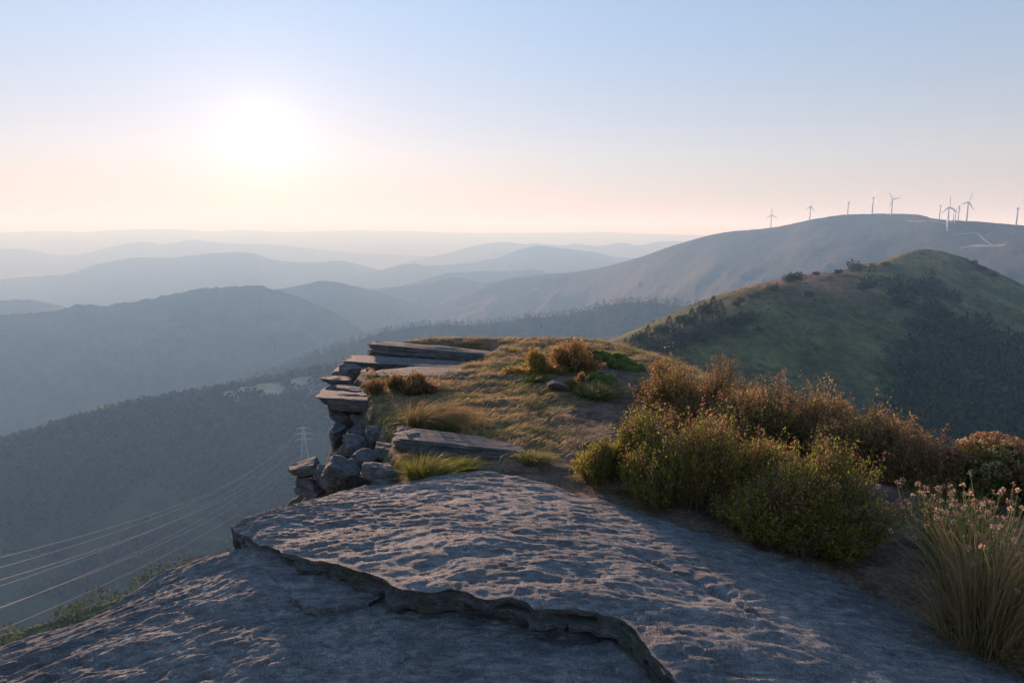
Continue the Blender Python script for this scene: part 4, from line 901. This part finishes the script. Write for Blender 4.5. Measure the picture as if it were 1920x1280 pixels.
# flowering stems at the right edge
def flower_stems(label, cpx, base_py, wpx, top_py, n, seed, name='flowering_plant', headc=(.44, .31, .23), stemc=(.10, .13, .04), nl=5, head=.012):
    rng = np.random.default_rng(seed); c = on_ground(cpx, base_py); Y = c[1]; r = wpx / FPX * Y / 2; h = (base_py - top_py) / FPX * Y
    root = empty(name, c); tag(root, label, 'plant')
    bx = rng.normal(size=n) * r * .3; by = rng.normal(size=n) * r * .3; P0 = np.stack([bx, by, gh_at(c[0] + bx, c[1] + by) - c[2] - .02], 1)
    hh = h * rng.uniform(.55, 1.05, n); P2 = P0 + np.stack([bx * 1.6 + rng.normal(size=n) * .05, by * 1.6 + rng.normal(size=n) * .05, hh], 1); P1 = (P0 + P2) / 2 + rng.normal(size=(n, 3)) * .03
    V, F, cc = strips(P0, P1, P2, .0045, 4, .5, np.asarray(stemc), np.asarray(stemc) * 1.3, rng); A = Acc(); A.add(V, F, None, cc); tag(link('stems', A.mesh('stems'), M_LEAF, root), kind='stuff')
    t = rng.uniform(.15, .9, (n, nl))[..., None]; PP = (1 - t) ** 2 * P0[:, None] + 2 * t * (1 - t) * P1[:, None] + t ** 2 * P2[:, None]
    V, F = leaves(PP.reshape(-1, 3), unit(P2 - P0).repeat(nl, 0) + .7 * rng.normal(size=(n * nl, 3)), .03 * rng.uniform(.6, 1.3, n * nl), .009, rng, .2); A = Acc(); A.add(V, F, None, np.repeat(np.asarray(stemc) * (1 + .3 * rng.random((n * nl, 1))), 4, 0)); tag(link('leaves', A.mesh('leaves'), M_LEAF, root), kind='stuff')
    k = 16; d = unit(rng.normal(size=(n, k, 3)) + np.array((0, 0, .5))); Q = P2[:, None] + d * head * .35
    fc = np.asarray(headc) * (1 + .3 * rng.normal(size=(n, 1, 1))) * (1 + .2 * rng.normal(size=(n, k, 1))); V, F = leaves(Q.reshape(-1, 3), d.reshape(-1, 3), head, head * .6, rng)
    A = Acc(); A.add(V, F, None, np.repeat(np.clip(fc.reshape(-1, 3), .01, 1), 4, 0)); tag(link('flower_heads', A.mesh('flower_heads'), M_LEAF, root), kind='stuff'); return root
flower_stems('thin stemmed plant with pale seed heads at the right edge', 1830, 1120, 200, 900, 150, 91)
flower_stems('slender flowering stems left of the golden grass', 1765, 1060, 90, 905, 45, 92)
# flowering stonecrop mound
def stonecrop(label, cpx, base_py, wpx, top_py, n, seed):
    rng = np.random.default_rng(seed); c = on_ground(cpx, base_py); Y = c[1]; r = wpx / FPX * Y / 2; h = (base_py - top_py) / FPX * Y
    root = empty('flowering_stonecrop', c); tag(root, label, 'plant')
    a = rng.uniform(0, 6.283, n); q = np.sqrt(rng.random(n)); bx = np.cos(a) * q * r * .9; by = np.sin(a) * q * r * .6
    hh = h * np.sqrt(np.clip(1.05 - q * q, .1, 1)) * rng.uniform(.8, 1.05, n); P0 = np.stack([bx * .7, by * .7, gh_at(c[0] + bx * .7, c[1] + by * .7) - c[2] - .02], 1); P2 = np.stack([bx, by, hh + P0[:, 2] * .6], 1); P1 = (P0 + P2) / 2
    V, F, cc = strips(P0, P1, P2, .006, 3, .6, (.12, .13, .05), (.13, .15, .05), rng); A = Acc(); A.add(V, F, None, cc); tag(link('stems', A.mesh('stems'), M_LEAF, root), kind='stuff')
    nl = 22; t = rng.uniform(.25, .96, (n, nl))[..., None]; PP = P0[:, None] * (1 - t) + P2[:, None] * t; V, F = leaves(PP.reshape(-1, 3), rng.normal(size=(n * nl, 3)) + np.array((0, 0, .4)), .030 * rng.uniform(.6, 1.3, n * nl), .013, rng, .25)
    lc = np.array((.14, .20, .05)) * (1 + .3 * rng.normal(size=(n * nl, 1))); A = Acc(); A.add(V, F, None, np.repeat(np.clip(lc, .01, 1), 4, 0)); tag(link('leaves', A.mesh('leaves'), M_LEAF, root), kind='stuff')
    k = 26; d = unit(rng.normal(size=(n, k, 3)) * np.array((1, 1, .45)) + np.array((0, 0, .35))); Q = P2[:, None] + d * .013; base = np.where(rng.random((n, 1, 1)) < .25, np.array((.40, .36, .18)), np.array((.32, .16, .09)))
    fc = base * (1 + .25 * rng.normal(size=(n, k, 1))); V, F = leaves(Q.reshape(-1, 3), d.reshape(-1, 3), .013, .011, rng); A = Acc(); A.add(V, F, None, np.repeat(np.clip(fc.reshape(-1, 3), .01, 1), 4, 0)); tag(link('flower_heads', A.mesh('flower_heads'), M_LEAF, root), kind='stuff')
stonecrop('leafy plant mound with rusty flower heads at the right edge', 1850, 925, 240, 808, 330, 95)
stonecrop('second leafy mound with rusty heads running out of frame', 1960, 955, 160, 850, 200, 96)

# green cushion plants
def cushion_plant(label, cl, seed):
    """cl: list of (px, py, radius px)"""
    rng = np.random.default_rng(seed); c = on_ground(*cl[0][:2]); root = empty('cushion_plant', c); tag(root, label, 'plant')
    for i, (px, py, rp) in enumerate(cl):
        Y = c[1] + (cl[0][1] - py) * .012; p = aty(px, py, Y); r = .98 * rp / FPX * Y
        nt_, np_ = 12, 20; ph = np.linspace(0, np.pi * .72, nt_)[:, None]; th_ = np.linspace(0, 2 * np.pi, np_ + 1)[None]
        d = np.stack([np.sin(ph) * np.cos(th_), np.sin(ph) * np.sin(th_), np.cos(ph) + 0 * th_], -1).reshape(-1, 3); lum = 1 + .10 * n3(d[:, 0] * 2 + i * 3, d[:, 1] * 2, d[:, 2] * 2)
        A = Acc(); A.add(d * lum[:, None] * np.array((r, r, r * .85)) * .95, gridF(nt_, np_ + 1), None, (.12, .16, .05))
        n = 420; e = unit(rng.normal(size=(n, 3)) + np.array((0, 0, .35))); lm = 1 + .10 * n3(e[:, 0] * 2 + i * 3, e[:, 1] * 2, e[:, 2] * 2)
        V, F = leaves(e * lm[:, None] * np.array((r, r, r * .85)) * .93, e + .3 * rng.normal(size=(n, 3)), .016, .009, rng)
        A.add(V, F, None, np.repeat(np.clip(np.array((.25, .30, .085)) * (1 + .3 * rng.normal(size=(n, 1))), .01, 1), 4, 0))
        o = link('cushion', A.mesh('cushion', False), M_LEAF, root); o.location = tuple(p - c + np.array((0, -.05, r * .10)))
    return root
cushion_plant('lone green cushion plant of five mounds on the path edge', [(1128, 716, 16), (1112, 708, 12), (1124, 704, 11), (1143, 712, 14), (1140, 722, 14), (1146, 733, 11), (1118, 722, 13)], 101)
cushion_plant('long mat of many green cushions below the skyline', [(1165, 690, 13), (1090, 653, 9), (1098, 654, 8), (1107, 659, 9), (1100, 664, 8), (1116, 665, 10), (1128, 666, 12), (1138, 671, 13), (1118, 674, 12), (1110, 673, 10), (1154, 668, 9), (1148, 681, 11), (1166, 670, 9), (1172, 678, 11), (1160, 680, 9), (1180, 685, 10), (1188, 688, 9), (1198, 686, 8), (1176, 694, 11), (1190, 694, 9), (1200, 692, 8), (1156, 688, 8)], 102)

# short turf, wind-combed, over the plateau
def turf(name, label, n, x0, x1, y0, y1, seed, mask, Lr, cols, width, cover=1.0, bend=1.0, mat=M_LEAF, wind=(1.0, .1)):
    rng = np.random.default_rng(seed); x = rng.uniform(x0, x1, n); y = rng.uniform(y0, y1, n)
    keep = mask(x, y) * cover > rng.random(n); keep &= (slab_in(x, y) < .04) & (x > np.interp(y, *XE) + .02) & (x < np.interp(y, *XR) + .4); x = x[keep]; y = y[keep]; n = len(x)
    z = gh_at(x, y) - .004; P0 = np.stack([x, y, z], 1); mound = np.clip(.55 + 1.1 * fbm(x * 4.5, y * 6, 3), .15, 1.3); L = rng.uniform(*Lr, n) * mound
    wa = .6 * fbm(x * 1.2 + 3, y * 1.2, 2); dx = np.cos(wa) * wind[0] + .45 * rng.normal(size=n); dy = np.sin(wa) + wind[1] + .45 * rng.normal(size=n)
    up = rng.uniform(.35, .9, n) / bend; P2 = P0 + np.stack([dx * L * .8, dy * L * .8, L * up], 1); P1 = P0 + np.stack([dx * L * .2, dy * L * .2, L * up * .9], 1)
    g = np.clip(.5 + 1.5 * fbm(x * 1.6 + 8, y * 2.6, 4), 0, 1) + .25 * rng.normal(size=n); g = np.clip(g, 0, 1)[:, None]
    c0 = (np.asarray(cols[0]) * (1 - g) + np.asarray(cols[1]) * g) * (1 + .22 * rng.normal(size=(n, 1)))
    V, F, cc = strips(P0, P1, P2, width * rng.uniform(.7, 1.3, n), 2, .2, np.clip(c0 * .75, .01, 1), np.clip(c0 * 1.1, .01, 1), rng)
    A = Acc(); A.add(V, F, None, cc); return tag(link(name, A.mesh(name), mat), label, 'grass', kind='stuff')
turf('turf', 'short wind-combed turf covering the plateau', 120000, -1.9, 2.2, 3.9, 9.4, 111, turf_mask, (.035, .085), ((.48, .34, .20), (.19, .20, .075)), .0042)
def litter_mask(x, y): return np.clip(.55 + .9 * fbm(x * 2.2, y * 2.2, 3), 0, 1) * sm(.2, .8, x + .2 * (4.5 - y))
turf('dry_grass_litter', 'dead brown grass litter on the soil between slab and bushes', 58000, .2, 3.6, 1.6, 6.4, 112, litter_mask, (.05, .13), ((.26, .17, .105), (.40, .30, .17)), .0028, 1.0, 3.0, wind=(.6, -.3))

# ------------------------------------------------------------------ haze
V = np.array([(x, y, z) for z in (FLOOR - 16, 210) for x, y in ((-26000, -19000), (26000, -19000), (26000, 31000), (-26000, 31000))], float)
hz_me = mesh('haze', V, [(3, 2, 1, 0), (4, 5, 6, 7), (0, 1, 5, 4), (1, 2, 6, 5), (2, 3, 7, 6), (3, 0, 4, 7)])
m, t = newmat('haze_air'); b = NB(t); pv = b.n('VolumePrincipled'); pv.inputs['Density'].default_value = 1 / 5000
pv.inputs['Color'].default_value = (.34, .62, 1.0, 1); pv.inputs['Absorption Color'].default_value = (1, 1, 1, 1); pv.inputs['Anisotropy'].default_value = .13
o_ = b.n('OutputMaterial'); b.l(pv.outputs[0], o_.inputs['Volume'])
tag(link('haze', hz_me, m), 'pale blue haze filling the valleys and air', 'haze', kind='stuff')
